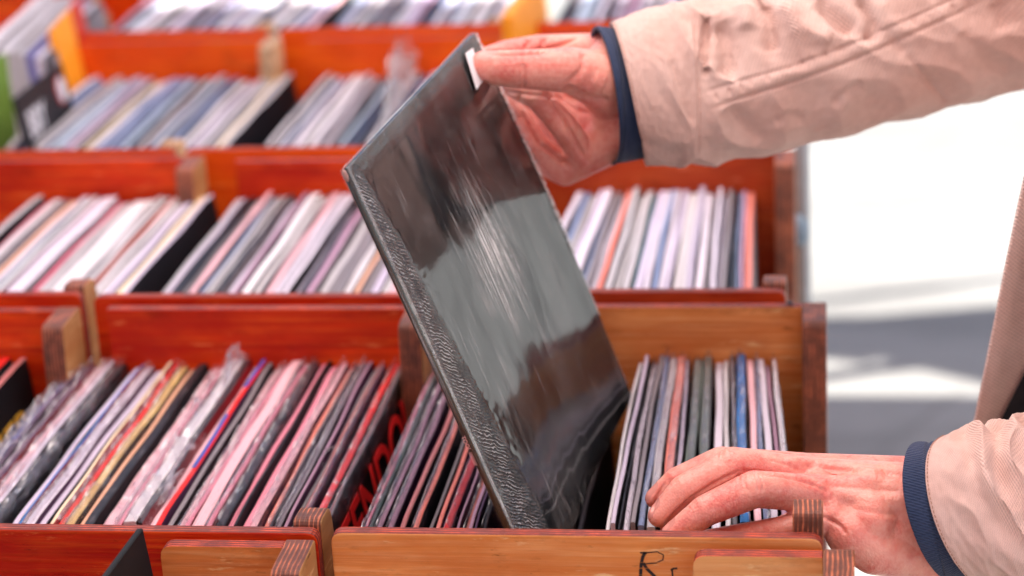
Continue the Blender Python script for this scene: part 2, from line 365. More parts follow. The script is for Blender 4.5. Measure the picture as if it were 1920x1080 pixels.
segs(redb, [(.30, .62)], BLUE_INK); segs(redb, [(.80, 1.)], BLUE_INK)

# ---- crumpled plastic bag flaps sticking out of crate B and row 3
def flap(rec, ya, yb, hgt, seed, tilt=.4, S=.315):
    bm = bmesh.new(); nu, nv = 34, 22; g = []
    for i in range(nu + 1):
        u = i / nu; row = []
        for j in range(nv + 1):
            v = j / nv; y = ya + (yb - ya) * (u * (1 - .25 * v) + .12 * v); 
            nn = noise.noise(V((u * 5, v * 4, seed))); n2 = noise.noise(V((u * 13, v * 11, seed + 9)))
            z = S - .01 + v * hgt * (1 + .35 * nn) * (1 - .5 * abs(2 * u - 1) ** 3)
            x = tilt * v * hgt + nn * .010 * v + n2 * .005 * v
            row.append(bm.verts.new((x, y, z)))
        g.append(row)
    for i in range(nu):
        for j in range(nv): bm.faces.new((g[i][j], g[i + 1][j], g[i + 1][j + 1], g[i][j + 1]))
    return link('plastic_flap', bm2me(bm, 'plastic_flap', True), (M_PLASTIC,), rec)
flap(rB[19], .045, .135, .024, 3.3, .8); flap(rB[19], .03, .09, .016, 8.3, 1.2)
flap(rB[17], .20, .315, .020, 5.1, .3); flap(rB[19], .24, .312, .034, 6.4, .25)
flap(rB[36], .11, .15, .010, 2.4, .5); flap(HX, .08, .26, .085, 4.4, .12)

# ------------------------------------------------------------------ crates
cB, fB = crate(-.302, -.007, 0, .435, .95, 'red', 'red front crate packed with pink edged records, TENDON lettered on its last cover', yaw=0, sideface=SIDEF)
cC, fC = crate(0.001, .317, 0.001, .437, .95, 'tan', front_w='honey', label= 'tan front crate with marker writing, from which the black record is lifted', yaw=.0, sideface=SIDEB, hh=.013)
cA, fA = crate(-.622, -.309, .003, .437, .948, 'red', 'red front crate at the left edge holding a black record with yellow letters')
cD, fD = crate(-.618, -.313, .449, .872, .952, 'red', 'second-row red crate at the left holding mostly white records', yaw=.012)
cE, fE = crate(-.302, -.020, .449, .868, .95, 'red', 'second-row red crate partly hidden behind the lifted record')
cF, fF = crate(-.012, .284, .451, .868, .952, 'brown', 'brown second-row crate under the upper sleeve at the right end of the stall', sideface=SIDEB)
crate(-.655, -.357, .895, 1.40, .95, 'orange', 'bright orange third-row crate full of pale lavender and slate records', yaw=.01, sideface=SIDEP, plx=PLYP)
crate(-.346, -.060, .895, 1.395, .95, 'orange', 'orange third-row crate directly behind the top corner of the lifted record', sideface=SIDEP, plx=PLYP)
crate(-.050, .230, .895, 1.395, .95, 'brown', 'brown third-row crate hidden mostly behind the reaching hand')
crate(-.690, -.385, 1.425, 1.87, .953, 'orange', 'back-row crate at the top left of the photo with white blurred records', sideface=SIDEP, plx=PLYP)
crate(-.372, -.085, 1.425, 1.87, .953, 'orange', 'back-row crate at the top middle with white records and an orange divider', sideface=SIDEP, plx=PLYP)
crate(-.075, .215, 1.425, 1.87, .953, 'orange', 'back-row crate just above the reaching wrist', sideface=SIDEP, plx=PLYP)
# nearest row (only its back edge is seen)
crate(-.335, -.0075, -.455, -.004, .950, 'tan', 'nearest crate, its scratched corner board at the bottom left of the photo', back=.101, front_w='tan')
crate(.000, .3365, -.455, -.004, .948, 'pale', 'nearest crate at the bottom right, pale corner board below the resting hand', back=.100, front_w='pale')
# side crate at far left (third row)
crate(-1.00, -.668, .895, 1.66, .93, 'red', 'far left third-row crate with a leaning black record and green cover', yaw=.0)

# odd things at the left of row three
def slab(name, pts, thick, mat, label, cat, extra=None, parent=None):
    """flat sleeve / card from 4 corner points"""
    P = [V(p) for p in pts]; nrm = (P[1] - P[0]).cross(P[3] - P[0]).normalized(); bm = bmesh.new()
    A = [bm.verts.new(p + nrm * thick / 2) for p in P]; B = [bm.verts.new(p - nrm * thick / 2) for p in P]
    bm.faces.new(A); bm.faces.new(B[::-1])
    for i in range(4): bm.faces.new((A[i], A[(i + 1) % 4], B[(i + 1) % 4], B[i]))
    bmesh.ops.bevel(bm, geom=bm.edges[:], offset=min(.0008, thick * .3), segments=1, affect='EDGES')
    o = link(name, bm2me(bm, name), (mat,), parent)
    if label: tag(o, label, cat)
    return o
def rectw(px, py, z0, yaw, w_, h_, lean=0.):
    """upright rectangle whose top front corner is near px,py on plane z0; yaw direction of its width"""
    p = onz(px, py, z0); u = V((math.sin(yaw), math.cos(yaw), 0)); dn = V((lean, 0, -1)).normalized()
    return [p, p + u * w_, p + u * w_ + dn * h_, p + dn * h_]
SL = {k: flatmat('card_' + k.replace(' ', '_'), PAL[k]) for k in ('black', 'white', 'orange', 'indigo', 'pale grey', 'cream', 'red')}
GREEN = flatmat('green_card', (.16, .28, .05)); ORNG = flatmat('orange_card', (.90, .33, .02)); REDC = flatmat('red_card', (.6, .03, .01))
a_ = W(24, 186, 2.50); b_ = W(112, 116, 2.70); dn = V((.035, .01, -.27)).normalized()
bs = slab('record_sleeve', [a_, b_, b_ + dn * .29, a_ + dn * .29], .004, SL['black'],
     'black record cover with white letters and a white disc, far left crate', 'record')
def tilt_text(s, size, origin, ux, uy, mat, parent, name='cover_lettering'):
    me = text_mesh(s, size, bold=size * .02); ux = ux.normalized(); nz = ux.cross(uy).normalized(); uy = nz.cross(ux)
    M = Matrix(((ux.x, uy.x, nz.x, origin.x), (ux.y, uy.y, nz.y, origin.y), (ux.z, uy.z, nz.z, origin.z), (0, 0, 0, 1))); me.transform(M)
    return link(name, me, (mat,), parent)
ux = (b_ - a_); nn = ux.cross(-dn).normalized()
if (V(CAM) - a_).dot(nn) < 0: nn = -nn
tilt_text('BBY', .042, a_ + ux * .10 + dn * .052 + nn * .0026, ux, -dn, WHITE_INK, bs)
def disc(c, nrm, r, mat, name, parent):
    bm = bmesh.new(); bmesh.ops.create_cone(bm, cap_ends=True, segments=32, radius1=r, radius2=r, depth=.0006)
    bm.transform(Matrix.Translation(c) @ V((0, 0, 1)).rotation_difference(nrm).to_matrix().to_4x4()); return link(name, bm2me(bm, name), (mat,), parent)
disc(a_ + ux * .83 + dn * .028 + nn * .0026, nn, .017, flatmat('red_ink_ring', (.5, .05, .06)), 'disc_emblem', bs)
disc(a_ + ux * .85 + dn * .028 + nn * .0034, nn, .0145, WHITE_INK, 'disc_emblem', bs)
def ordn(i):
    s = 'th' if 10 <= i % 100 <= 20 else {1: 'st', 2: 'nd', 3: 'rd'}.get(i % 10, 'th'); return f'{i}{s}'
def leanrec(px, w_, cn, label, i):
    p = W(px + w_ / 2, 92 + 4 * i, 2.74); t = w_ / F * 2.74
    o = record('L', p.x, p.y, p.z, t, cn, .09, .10, 'grey', 0); REC.pop(); tag(o, label, 'record', 'records in the far left crate'); return o
for i, (px, w_, cn) in enumerate([(-40, 26, 'white'), (-8, 30, 'pale grey'), (24, 20, 'pale grey'), (46, 16, 'indigo'), (64, 16, 'pale lavender'), (82, 10, 'black')]):
    nm = {'white': 'white', 'pale grey': 'pale grey', 'indigo': 'deep blue', 'pale lavender': 'lavender', 'black': 'narrow black'}[cn]
    leanrec(px, w_, cn, f'{nm} record {ordn(i + 1)} from the left, behind the black lettered cover', i)
slab('record_sleeve', [onz(-60, 130, .99), onz(10, 100, .99), onz(16, 120, .99) + V((0, 0, -.28)), onz(-60, 150, .99) + V((0, 0, -.28))], .004, GREEN, 'olive green record cover cut by the left edge of the photo', 'record')
slab('crate_divider', [W(92, 60, 2.78), W(128, 18, 2.84), W(176, 236, 2.86), W(140, 262, 2.80)], .006, ORNG, 'bright orange-yellow card divider standing between the far left crate and the orange crate', 'divider')
slab('crate_divider', [W(130, 16, 2.85), W(146, -2, 2.9), W(200, 225, 2.92), W(178, 236, 2.87)], .006, REDC, 'red card divider just behind the orange-yellow one at the upper left', 'divider')
slab('crate_divider', [onz(950, 30, 1.0), onz(1008, -50, 1.0), onz(1008, -50, 1.0) + V((.01, 0, -.27)), onz(950, 30, 1.0) + V((.01, 0, -.27))], .014, ORNG, 'orange divider board standing at the top beside the reaching wrist', 'divider')
for i in range(3):
    z = .96 + i * .028
    p = onz(-170, 10, z)
    bm = bmesh.new(); bmesh.ops.create_cube(bm, size=1, matrix=Matrix.Translation(V((-.93 + .01 * i, 1.86, z + .011))) @ Matrix.Rotation(.05 * i - .05, 4, 'Z') @ Matrix.Diagonal((.40, .34, .0215, 1)))
    bmesh.ops.bevel(bm, geom=bm.edges[:], offset=.003, segments=2, affect='EDGES')
    o = link('record_box', bm2me(bm, 'record_box'), (SL['white'],)); tag(o, ('bottom', 'middle', 'top')[i] + ' white flat box of the pile at the top left corner', 'box', 'white boxes piled at the top left')
    bm = bmesh.new(); bmesh.ops.create_cube(bm, size=1, matrix=Matrix.Translation(V((-.93 + .01 * i, 1.86, z + .0235))) @ Matrix.Rotation(.05 * i - .05, 4, 'Z') @ Matrix.Diagonal((.402, .342, .0025, 1)))
    link('box_lid', bm2me(bm, 'box_lid'), (REDC,), o)
crate(-1.15, -.70, 1.68, 2.05, .94, 'orange', 'orange crate under the pile of white boxes at the top left corner')
# pale wooden stick at row four (200-230, 0-50)
def tube(P, r, seg=16, cap=True):
    bm = bmesh.new(); P = [V(p) for p in P]; rings = []
    for i, p in enumerate(P):
        d = (P[min(i + 1, len(P) - 1)] - P[max(i - 1, 0)]).normalized(); a = d.orthogonal().normalized(); b_ = d.cross(a)
        rr = r[i] if isinstance(r, (list, tuple)) else r
        rings.append([bm.verts.new(p + (a * math.cos(2 * math.pi * k / seg) + b_ * math.sin(2 * math.pi * k / seg)) * rr) for k in range(seg)])
        if i:  # keep alignment
            pass
    for i in range(len(P) - 1):
        for k in range(seg): bm.faces.new((rings[i][k], rings[i][(k + 1) % seg], rings[i + 1][(k + 1) % seg], rings[i + 1][k]))
    if cap: bm.faces.new(rings[0]); bm.faces.new(rings[-1][::-1])
    return bm
# black divider card poking up from nearest crate
p1 = onz(262, 990, .960); p2 = onz(120, 1180, .960)
bd = slab('record_sleeve', [p1, p2, p2 + V((.03, 0, -.3)), p1 + V((.03, 0, -.3))], .0045, flatmat('black_card', (.012, .012, .014), .6), 'black record cover poking up in front of the red board at the bottom left', 'record')

# ------------------------------------------------------------------ marker writing on the front board of crate C
INK = None
m, nt, b, out = newmat('marker_ink'); n = N(nt)
g = n.noise(n.coord((8, 8, 420)), 1.2, 4, .7)
tr = n('BsdfTransparent'); wire(nt, b, Base_Color=(.012, .014, .02, 1), Roughness=.5)
mx = n('MixShader', {0: n.ramp(g, [(.36, 0.), (.44, 1.)]), 1: tr.outputs[0], 2: b.outputs[0]}); nt.links.new(mx.outputs[0], out.inputs[0]); INK = m
def stroke(bm, pts, wpx):
    P = [ony(x, y, .0002) for x, y in pts]
    L = []
    for i, p in enumerate(P):
        d = (P[min(i + 1, len(P) - 1)] - P[max(i - 1, 0)]).normalized(); nn = d.cross(V((0, 1, 0))).normalized() * wpx / 29 / 100 / 2
        L.append((bm.verts.new(p + nn), bm.verts.new(p - nn)))
    for i in range(len(L) - 1): bm.faces.new((L[i][0], L[i][1], L[i + 1][1], L[i + 1][0]))
bm = bmesh.new()
stroke(bm, [(1210, 1036), (1205, 1045), (1202, 1060), (1201, 1080), (1200, 1100)], 6)
stroke(bm, [(1200, 1037), (1213, 1037)], 3)
stroke(bm, [(1206, 1056), (1212, 1066), (1220, 1074), (1230, 1084), (1240, 1096)], 6)
stroke(bm, [(1213, 1037), (1232, 1035), (1244, 1041), (1243, 1050), (1230, 1056), (1208, 1058)], 2.2)
stroke(bm, [(1258, 1070), (1262, 1067), (1270, 1066)], 4); stroke(bm, [(1260, 1068), (1261, 1080), (1263, 1100)], 3)
stroke(bm, [(1302, 1074), (1306, 1069), (1322, 1065)], 5); stroke(bm, [(1304, 1071), (1308, 1082), (1310, 1100)], 5)
me = bm2me(bm, 'marker_writing')
for v in me.vertices: v.co.y = .001 - .0005
mw = link('marker_writing', me, (INK,)); mw.parent = fC; mw.matrix_parent_inverse = Matrix.Translation(-V(cC.location))
# screws on the horns
def screw(px, py, z, par):
    p = onz(px, py, z + .0005); bm = bmesh.new(); bmesh.ops.create_cone(bm, cap_ends=True, segments=16, radius1=.003, radius2=.0026, depth=.001, matrix=Matrix.Translation(p - V(par.location)))
    return link('screw', bm2me(bm, 'screw'), (flatmat('screw_metal', (.05, .04, .04)),), par)
screw(1481, 567, .95, cC)

# ------------------------------------------------------------------ held record
P1 = W(645, 320, 1.42); P2 = W(885, 65, 1.702); Pb = W(950, 990, 1.49)
U = (P2 - P1).normalized(); Dn = (Pb - P1); Dn = (Dn - U * Dn.dot(U)).normalized(); NN = Dn.cross(U).normalized()
if NN.x < 0: NN = -NN
S = .315
def hp(u, v, o=0.): return P1 + U * (u * S) + Dn * (v * S) + NN * o
bm = bmesh.new(); nu = nv = 24; T = .0042
def bend(u, v): return .0028 * math.sin(math.pi * v) * (.4 + .6 * u) + .0016 * math.sin(2.3 * math.pi * u) * v
G = {}
for sd in (0, 1):
    for i in range(nu + 1):
        for j in range(nv + 1):
            G[sd, i, j] = bm.verts.new(hp(i / nu, j / nv, bend(i / nu, j / nv) + (T / 2 if sd == 0 else -T / 2)))
for sd in (0, 1):
    for i in range(nu):
        for j in range(nv): bm.faces.new((G[sd, i, j], G[sd, i + 1, j], G[sd, i + 1, j + 1], G[sd, i, j + 1]))
for k in range(nu):
    bm.faces.new((G[0, k, 0], G[0, k + 1, 0], G[1, k + 1, 0], G[1, k, 0])); bm.faces.new((G[0, k, nv], G[0, k + 1, nv], G[1, k + 1, nv], G[1, k, nv]))
    bm.faces.new((G[0, 0, k], G[0, 0, k + 1], G[1, 0, k + 1], G[1, 0, k])); bm.faces.new((G[0, nu, k], G[0, nu, k + 1], G[1, nu, k + 1], G[1, nu, k]))
heldmat = flatmat('black_sleeve', (.006, .007, .008), .7, .2)
me = bm2me(bm, 'lifted_record', True)
hr = link('lifted_record', me, (heldmat,)); tag(hr, 'glossy black shrink-wrapped record held up by its top corner', 'record')
for e in ():
    pass
# shrink wrap film
m, nt, b, out = newmat('shrink_wrap'); n = N(nt)
uv = n('UVMap'); sep = n('SeparateXYZ', {0: uv.outputs[0]}); u_, v_ = sep.outputs[0], sep.outputs[1]
def uvn(scale, sc2, detail=4, rough=.6, dist=0., rot=0.):
    mp = n('Mapping', {'Vector': uv.outputs[0], 'Scale': scale, 'Rotation': (0, 0, rot)}); return n.noise(mp.outputs[0], sc2, detail, rough, dist)
# band of tight puckers along the spine, drifting inwards towards the bottom
cen = n.math('ADD', n.math('MULTIPLY', v_, .07), .032)
cen = n.math('ADD', cen, n.math('MULTIPLY', n.math('SUBTRACT', uvn((1, 1, 1), 5.), .5), .06))
dist_ = n.math('DIVIDE', n.math('ABSOLUTE', n.math('SUBTRACT', u_, cen)), n.math('ADD', .7, v_))
band = n.ramp(dist_, [(.0, 1.), (.020, .9), (.055, 0.)])
edge_t = n.ramp(v_, [(.0, .6), (.012, .35), (.05, 0.)])
mask = n.math('MAXIMUM', band, n.math('MULTIPLY', edge_t, .8))
puck0 = n.noise(n('Mapping', {'Vector': uv.outputs[0], 'Scale': (14, 170, 1), 'Rotation': (0, 0, .45)}).outputs[0], 1.4, 3, .6, .35)
ph = n.math('ADD', n.math('ADD', n.math('MULTIPLY', v_, 105 * 6.283), n.math('MULTIPLY', u_, -75 * 6.283)), n.math('MULTIPLY', n.math('ADD', uvn((9, 9, 1), 1.5, 3), n.math('MULTIPLY', uvn((40, 40, 1), 1.5, 2), .35)), 24.))
puck = n.math('ADD', n.math('MULTIPLY', n.math('ADD', n.math('SINE', ph), 1.), .30), n.math('MULTIPLY', puck0, .42))
cr = uvn((14, 14, 1), 2.2, 3, .5, 1.3)
long_ = uvn((220, 7, 1), 1.0, 3, .6, .3, .10)
wave = uvn((3.0, 2.2, 1), 1.3, 2, .5)
h = n.math('ADD', n.math('MULTIPLY', n.math('MULTIPLY', puck, mask), 1.0), n.math('MULTIPLY', n.math('MULTIPLY', cr, mask), .6))
h = n.math('ADD', h, n.math('MULTIPLY', long_, .0015)); 
bp = n.bump(h, .8, .0030)
bp2 = n('Bump', {'Height': wave, 'Strength': .22, 'Distance': .012, 'Normal': bp}).outputs[0]
gl = n('BsdfGlossy', {'Color': (.93, .95, .97, 1), 'Roughness': .10, 'Normal': bp2})
tr = n('BsdfTransparent', {'Color': (.96, .97, .97, 1)})
fr = n('LayerWeight', {'Blend': .42}).outputs['Fresnel']
fac = n.math('MINIMUM', n.math('ADD', n.math('MULTIPLY', fr, .36), .08), .34)
mx = n('MixShader', {0: fac, 1: tr.outputs[0], 2: gl.outputs[0]})
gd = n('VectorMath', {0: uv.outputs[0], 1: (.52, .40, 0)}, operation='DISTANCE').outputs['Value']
glare = n.ramp(n.math('ADD', gd, n.math('MULTIPLY', n.math('SUBTRACT', uvn((6, 4, 1), 1.5, 3), .5), .22)), [(.02, 1.), (.20, 0.)])  # painted glare spot: pale streaks stand in for a bright reflection
# painted glare streaks, then scuffs: thin haze of scratches that scatter light
glare_streaks = n.ramp(uvn((110, 5, 1), 1.2, 5, .7, .4, .10), [(.48, 0.), (.62, 1.)])
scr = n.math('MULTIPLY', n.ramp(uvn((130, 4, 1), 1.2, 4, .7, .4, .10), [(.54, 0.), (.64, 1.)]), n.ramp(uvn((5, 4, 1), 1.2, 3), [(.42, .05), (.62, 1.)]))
pk = n.math('MULTIPLY', n.ramp(puck, [(.62, 0.), (.76, 1.)]), n.math('MULTIPLY', mask, n.ramp(uvn((9, 9, 1), 1.4, 3), [(.36, .15), (.56, 1.)])))  # specular flecks on the puckers, painted as pale diffuse
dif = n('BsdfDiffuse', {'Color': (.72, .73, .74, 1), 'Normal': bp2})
ln = n.math('MULTIPLY', n.ramp(n.math('ABSOLUTE', n.math('SUBTRACT', u_, .010)), [(0., 1.), (.004, 1.), (.007, 0.)]), n.ramp(uvn((1, 12, 1), 2, 3), [(.3, .25), (.55, .8)]))  # thin highlight beside the spine, painted as a pale line
pk = n.math('MAXIMUM', n.math('MULTIPLY', ln, .75), pk)
amt = n.math('MINIMUM', n.math('ADD', n.math('ADD', n.math('MULTIPLY', n.ramp(uvn((3, 2.2, 1), 1.5, 4, .6, .6), [(.48, 0.), (.72, 1.)]), .06), n.math('ADD', n.math('MULTIPLY', scr, .2), n.math('MULTIPLY', glare_streaks, n.math('MULTIPLY', glare, .85)))), n.math('MULTIPLY', pk, .50)), .8)  # faint cloudy haze also painted in to vary the flat reflection
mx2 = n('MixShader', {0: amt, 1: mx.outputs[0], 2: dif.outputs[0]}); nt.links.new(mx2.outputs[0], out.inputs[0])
SHR = m
def grid_uv(fn, nu, nv, name):
    bm = bmesh.new(); uvl = bm.loops.layers.uv.new('UVMap'); g = [[bm.verts.new(fn(i / nu, j / nv)) for j in range(nv + 1)] for i in range(nu + 1)]
    for i in range(nu):
        for j in range(nv):
            f = bm.faces.new((g[i][j], g[i + 1][j], g[i + 1][j + 1], g[i][j + 1]))
            for l, (a, b_) in zip(f.loops, ((i, j), (i + 1, j), (i + 1, j + 1), (i, j + 1))): l[uvl].uv = (a / nu, b_ / nv)
    return bm2me(bm, name, True)
def wrapf(u, v):
    k = max(0, 1 - abs(u - .05 - .1 * v) / .08)
    o = bend(u, v) + T / 2 + .0007 + .0007 * k * (noise.noise(V((u * 60, v * 60, 2))) + .4)
    return hp(-.004 + 1.008 * u, -.004 + 1.008 * v, o)
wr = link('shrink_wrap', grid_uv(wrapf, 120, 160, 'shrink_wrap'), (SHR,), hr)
def strip(fa, name, mats, n_=120):
    pass
# film folded round the spine and the top edge
def spinef(u, v): # u across thickness, v along spine
    a = (u - .5) * math.pi; r = T / 2 + .0009 + .0003 * noise.noise(V((v * 90, u * 3, 4)))
    return hp(0, v, bend(0, v) + math.sin(a) * r) - U * (math.cos(a) * .0012 + .0002)
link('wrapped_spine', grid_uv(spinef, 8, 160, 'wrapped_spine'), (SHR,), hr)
def topf(u, v):
    a = (u - .5) * math.pi; r = T / 2 + .0008 + .0005 * noise.noise(V((v * 70, u * 3, 14)))
    return hp(v, 0, bend(v, 0) + math.sin(a) * r) - Dn * (math.cos(a) * (.0014 + .0008 * noise.noise(V((v * 50, 3, 3)))) + .0002)
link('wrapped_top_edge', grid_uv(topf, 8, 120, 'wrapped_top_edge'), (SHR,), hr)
# far edge seam: ragged frosted fold of film
FROST = None
m, nt, b, out = newmat('frosted_film'); n = N(nt)
fh = n.noise(n.coord((70, 70, 70)), 1.5, 5, .7, .8)
tr = n('BsdfTransparent'); wire(nt, b, Base_Color=(.72, .73, .74, 1), Roughness=.22, Normal=n.bump(fh, .9, .003))
mx = n('MixShader', {0: n.ramp(fh, [(.35, .12), (.62, .75)]), 1: tr.outputs[0], 2: b.outputs[0]}); nt.links.new(mx.outputs[0], out.inputs[0]); FROST = m
def farf(u, v):
    w_ = .007 + .0025 * noise.noise(V((v * 9, 0, 1)))
    return hp(1, v * .60, bend(1, v * .6) + T / 2 + .0014 + .001 * noise.noise(V((v * 60, u * 4, 7)))) + U * (w_ * (u - .7))
link('film_seam', grid_uv(farf, 8, 120, 'film_seam'), (FROST,), hr)
flap(HX, .03, .27, .075, 7.7, .10); bpy.data.objects[[o.name for o in HX.children][-1]].data.materials[0] = FROST
# price sticker under the thumb
def stq(pxs, off):
    out_ = []
    for (x, y) in pxs:
        r = V(ray(x, y)); c0 = V(CAM); t = (P1 + NN * off - c0).dot(NN) / r.dot(NN); out_.append(c0 + r * t)
    return out_
q = stq([(872, 100), (886, 90), (905, 152), (893, 168)], .0052)
bm = bmesh.new(); A = [bm.verts.new(p) for p in q]; B2 = [bm.verts.new(p + NN * .0004) for p in q]
bm.faces.new(A); bm.faces.new(B2[::-1]); [bm.faces.new((A[i], A[(i + 1) % 4], B2[(i + 1) % 4], B2[i])) for i in range(4)]
link('price_sticker', bm2me(bm, 'price_sticker'), (flatmat('sticker_paper', (.82, .82, .86), .4, .05),), hr)
# spine lettering
me = text_mesh('TOOL', .0040, .0001, bold=.00004); L1 = max(v.co.x for v in me.vertices)
me2 = text_mesh('///////////', .0032, .0001, bold=.00004)
bmj = bmesh.new(); bmj.from_mesh(me); me2.transform(Matrix.Translation((L1 + .0012, 0, 0))); bmj.from_mesh(me2); me3 = bpy.data.meshes.new('spine_lettering'); bmj.to_mesh(me3); bmj.free()
# local frame on spine: text x along Dn, text y along NN, normal -U
org = P1 + Dn * .192 - U * .0018 - NN * .0016
Mx = Matrix(((Dn.x, NN.x, -U.x, org.x), (Dn.y, NN.y, -U.y, org.y), (Dn.z, NN.z, -U.z, org.z), (0, 0, 0, 1))); me3.transform(Mx)
link('spine_lettering', me3, (flatmat('pale_pink_ink', (.65, .30, .28)),), hr)
# worn corner
bm = bmesh.new(); bmesh.ops.create_icosphere(bm, subdivisions=3, radius=1)
for v in bm.verts:
    k = .0019 * (1 + .35 * noise.noise(v.co * 3)); v.co = v.co * k
    v.co = P1 + U * v.co.x * .7 + Dn * (v.co.y * 2.2 + .003) + NN * v.co.z * .85 - U * .0012
link('worn_corner', bm2me(bm, 'worn_corner', True), (flatmat('worn_card', (.40, .24, .22)),), hr)

exec_person = True
# ------------------------------------------------------------------ person
def cones(L, name, voxel, smooth=6, fac=.6):
    """union of round cones [(p, r, q, s)], remeshed to one skin"""
    bm = bmesh.new()
    for (p, r, q, s) in L:
        p = V(p); q = V(q); d = q - p; ln = d.length
        if ln < 1e-6: d = V((0, 0, 1)); ln = 1e-6
        d = d.normalized(); a = d.orthogonal().normalized(); b_ = d.cross(a); seg = 20; rings = []
        prof = []
        for k in range(1, 7): t = k / 7 * math.pi / 2; prof.append((-math.cos(t) * r, math.sin(t) * r))
        for k in range(9): t = k / 8; prof.append((ln * t, r * (1 - t) + s * t))
        for k in range(1, 7): t = k / 7 * math.pi / 2; prof.append((ln + math.sin(t) * s, math.cos(t) * s))
        for z, rr in prof: rings.append([bm.verts.new(p + d * z + (a * math.cos(2 * math.pi * k / seg) + b_ * math.sin(2 * math.pi * k / seg)) * rr) for k in range(seg)])
        for i in range(len(rings) - 1):
            for k in range(seg): bm.faces.new((rings[i][k], rings[i][(k + 1) % seg], rings[i + 1][(k + 1) % seg], rings[i + 1][k]))
        bm.faces.new(rings[0]); bm.faces.new(rings[-1][::-1])
    bmesh.ops.recalc_face_normals(bm, faces=bm.faces[:])
    me = bpy.data.meshes.new(name); bm.to_mesh(me); bm.free()
    o = bpy.data.objects.new(name, me); col.objects.link(o)
    m1 = o.modifiers.new('r', 'REMESH'); m1.mode = 'VOXEL'; m1.voxel_size = voxel; m1.use_smooth_shade = True
    m2 = o.modifiers.new('s', 'SMOOTH'); m2.iterations = smooth; m2.factor = fac
    bpy.context.view_layer.update(); dg = bpy.context.evaluated_depsgraph_get(); me2 = bpy.data.meshes.new_from_object(o.evaluated_get(dg)); bpy.data.objects.remove(o); me2.name = name
    me2.shade_smooth(); return me2
def arrs(me):
    n_ = len(me.vertices); P = np.empty(n_ * 3); me.vertices.foreach_get('co', P); Nn = np.empty(n_ * 3); me.vertices.foreach_get('normal', Nn)
    return P.reshape(-1, 3), Nn.reshape(-1, 3)
def emboss(me, lines, front=True):
    """real creases and ridges: [(points, half width px, depth mm)]; only the side that the line was read from"""
    P, Nn = arrs(me); q = proj_np(P); view = CAM - P; view /= np.linalg.norm(view, axis=1)[:, None]
    facing = np.clip((Nn * view).sum(1) * 2.5, 0, 1) if front else 1
    D = np.zeros(len(P))
    for pts, hw, dep in lines:
        pts = np.array(pts, float); best = np.full(len(P), 1e9)
        if len(pts) > 2:   # smooth the line
            for _ in range(2):
                new = [pts[0]]
                for a, b_ in zip(pts[:-1], pts[1:]): new += [a * .75 + b_ * .25, a * .25 + b_ * .75]
                new.append(pts[-1]); pts = np.array(new)
        tt = np.zeros(len(P)); L = len(pts) - 1
        for i in range(L):
            a, b_ = pts[i], pts[i + 1]; ab = b_ - a; t = np.clip(((q - a) @ ab) / max(1e-9, ab @ ab), 0, 1)
            dd = np.linalg.norm(q - a - t[:, None] * ab, axis=1); w_ = dd < best; best[w_] = dd[w_]; tt[w_] = ((i + t) / L)[w_]
        taper = np.clip(np.minimum(tt, 1 - tt) * 5, .15, 1)
        D += dep * .001 * np.exp(-(best / hw) ** 2) * taper
    P += Nn * (D * facing)[:, None]
    me.vertices.foreach_set('co', P.ravel()); me.update()
def roughen(me, f):
    P, Nn = arrs(me); D = np.array([f(V(p)) for p in P]); P += Nn * D[:, None]; me.vertices.foreach_set('co', P.ravel()); me.update()

# skin
def skinmat(name):
    m, nt, b, out = newmat(name); n = N(nt)
    a = n.noise(n.coord((28, 28, 28)), 1.3, 4, .6); f = n.noise(n.coord((240, 240, 240)), 1.2, 4, .6); v = n('TexVoronoi', {'Vector': n.coord((650, 650, 650), rot=(.3, .2, .5)), 'Scale': 1.}).outputs['Distance']
    wr_ = n.noise(n.coord((900, 260, 260), rot=(.0, .2, .3)), .8, 3, .6)
    c = n.mix(n.ramp(a, [(.36, 0.), (.66, 1.)]), (.77, .34, .27), (.66, .15, .125))
    c = n.mix(n.math('MULTIPLY', n.ramp(f, [(.40, 0.), (.7, 1.)]), .5), c, (.80, .42, .34))
    h = n.math('ADD', n.math('MULTIPLY', v, .5), n.math('MULTIPLY', wr_, .7))
    wire(nt, b, Base_Color=c, Roughness=.34, Normal=n.bump(h, .5, .0011), Specular_IOR_Level=.5)
    b.inputs['Subsurface Weight'].default_value = .22; b.inputs['Subsurface Radius'].default_value = (1., .22, .12); b.inputs['Subsurface Scale'].default_value = .006
    return m
SKIN = skinmat('skin')
m, nt, b, out = newmat('nail'); wire(nt, b, Base_Color=(.62, .26, .22, 1), Roughness=.25); NAIL = m

# ---- lower (left) hand
def H(x, y, t, r): return (W(x, y, t), r)
def chain(L): return [(L[i][0], L[i][1], L[i + 1][0], L[i + 1][1]) for i in range(len(L) - 1)]
k = .001
idx = [H(1515, 882, 1.528, 12 * k), H(1352, 868, 1.512, 11.2 * k), H(1268, 902, 1.512, 9.2 * k), H(1229, 934, 1.514, 7.2 * k)]
mid = [H(1520, 893, 1.508, 12.6 * k), H(1376, 872, 1.490, 12.2 * k), H(1282, 918, 1.486, 9.9 * k), H(1236, 967, 1.486, 7.8 * k)]
rng = [H(1538, 926, 1.488, 12.6 * k), H(1415, 917, 1.466, 12.4 * k), H(1322, 958, 1.464, 10.4 * k), H(1262, 1004, 1.468, 8.4 * k)]
pky = [H(1560, 968, 1.480, 11.5 * k), H(1468, 992, 1.474, 8.6 * k), H(1390, 1004, 1.476, 8.0 * k), H(1325, 1012, 1.480, 6.8 * k)]
thb = [H(1660, 950, 1.535, 15 * k), H(1570, 965, 1.552, 13 * k), H(1490, 985, 1.556, 10.5 * k), H(1440, 1003, 1.556, 8.5 * k)]
L = chain(idx) + chain(mid) + chain(rng) + chain(pky) + chain(thb)
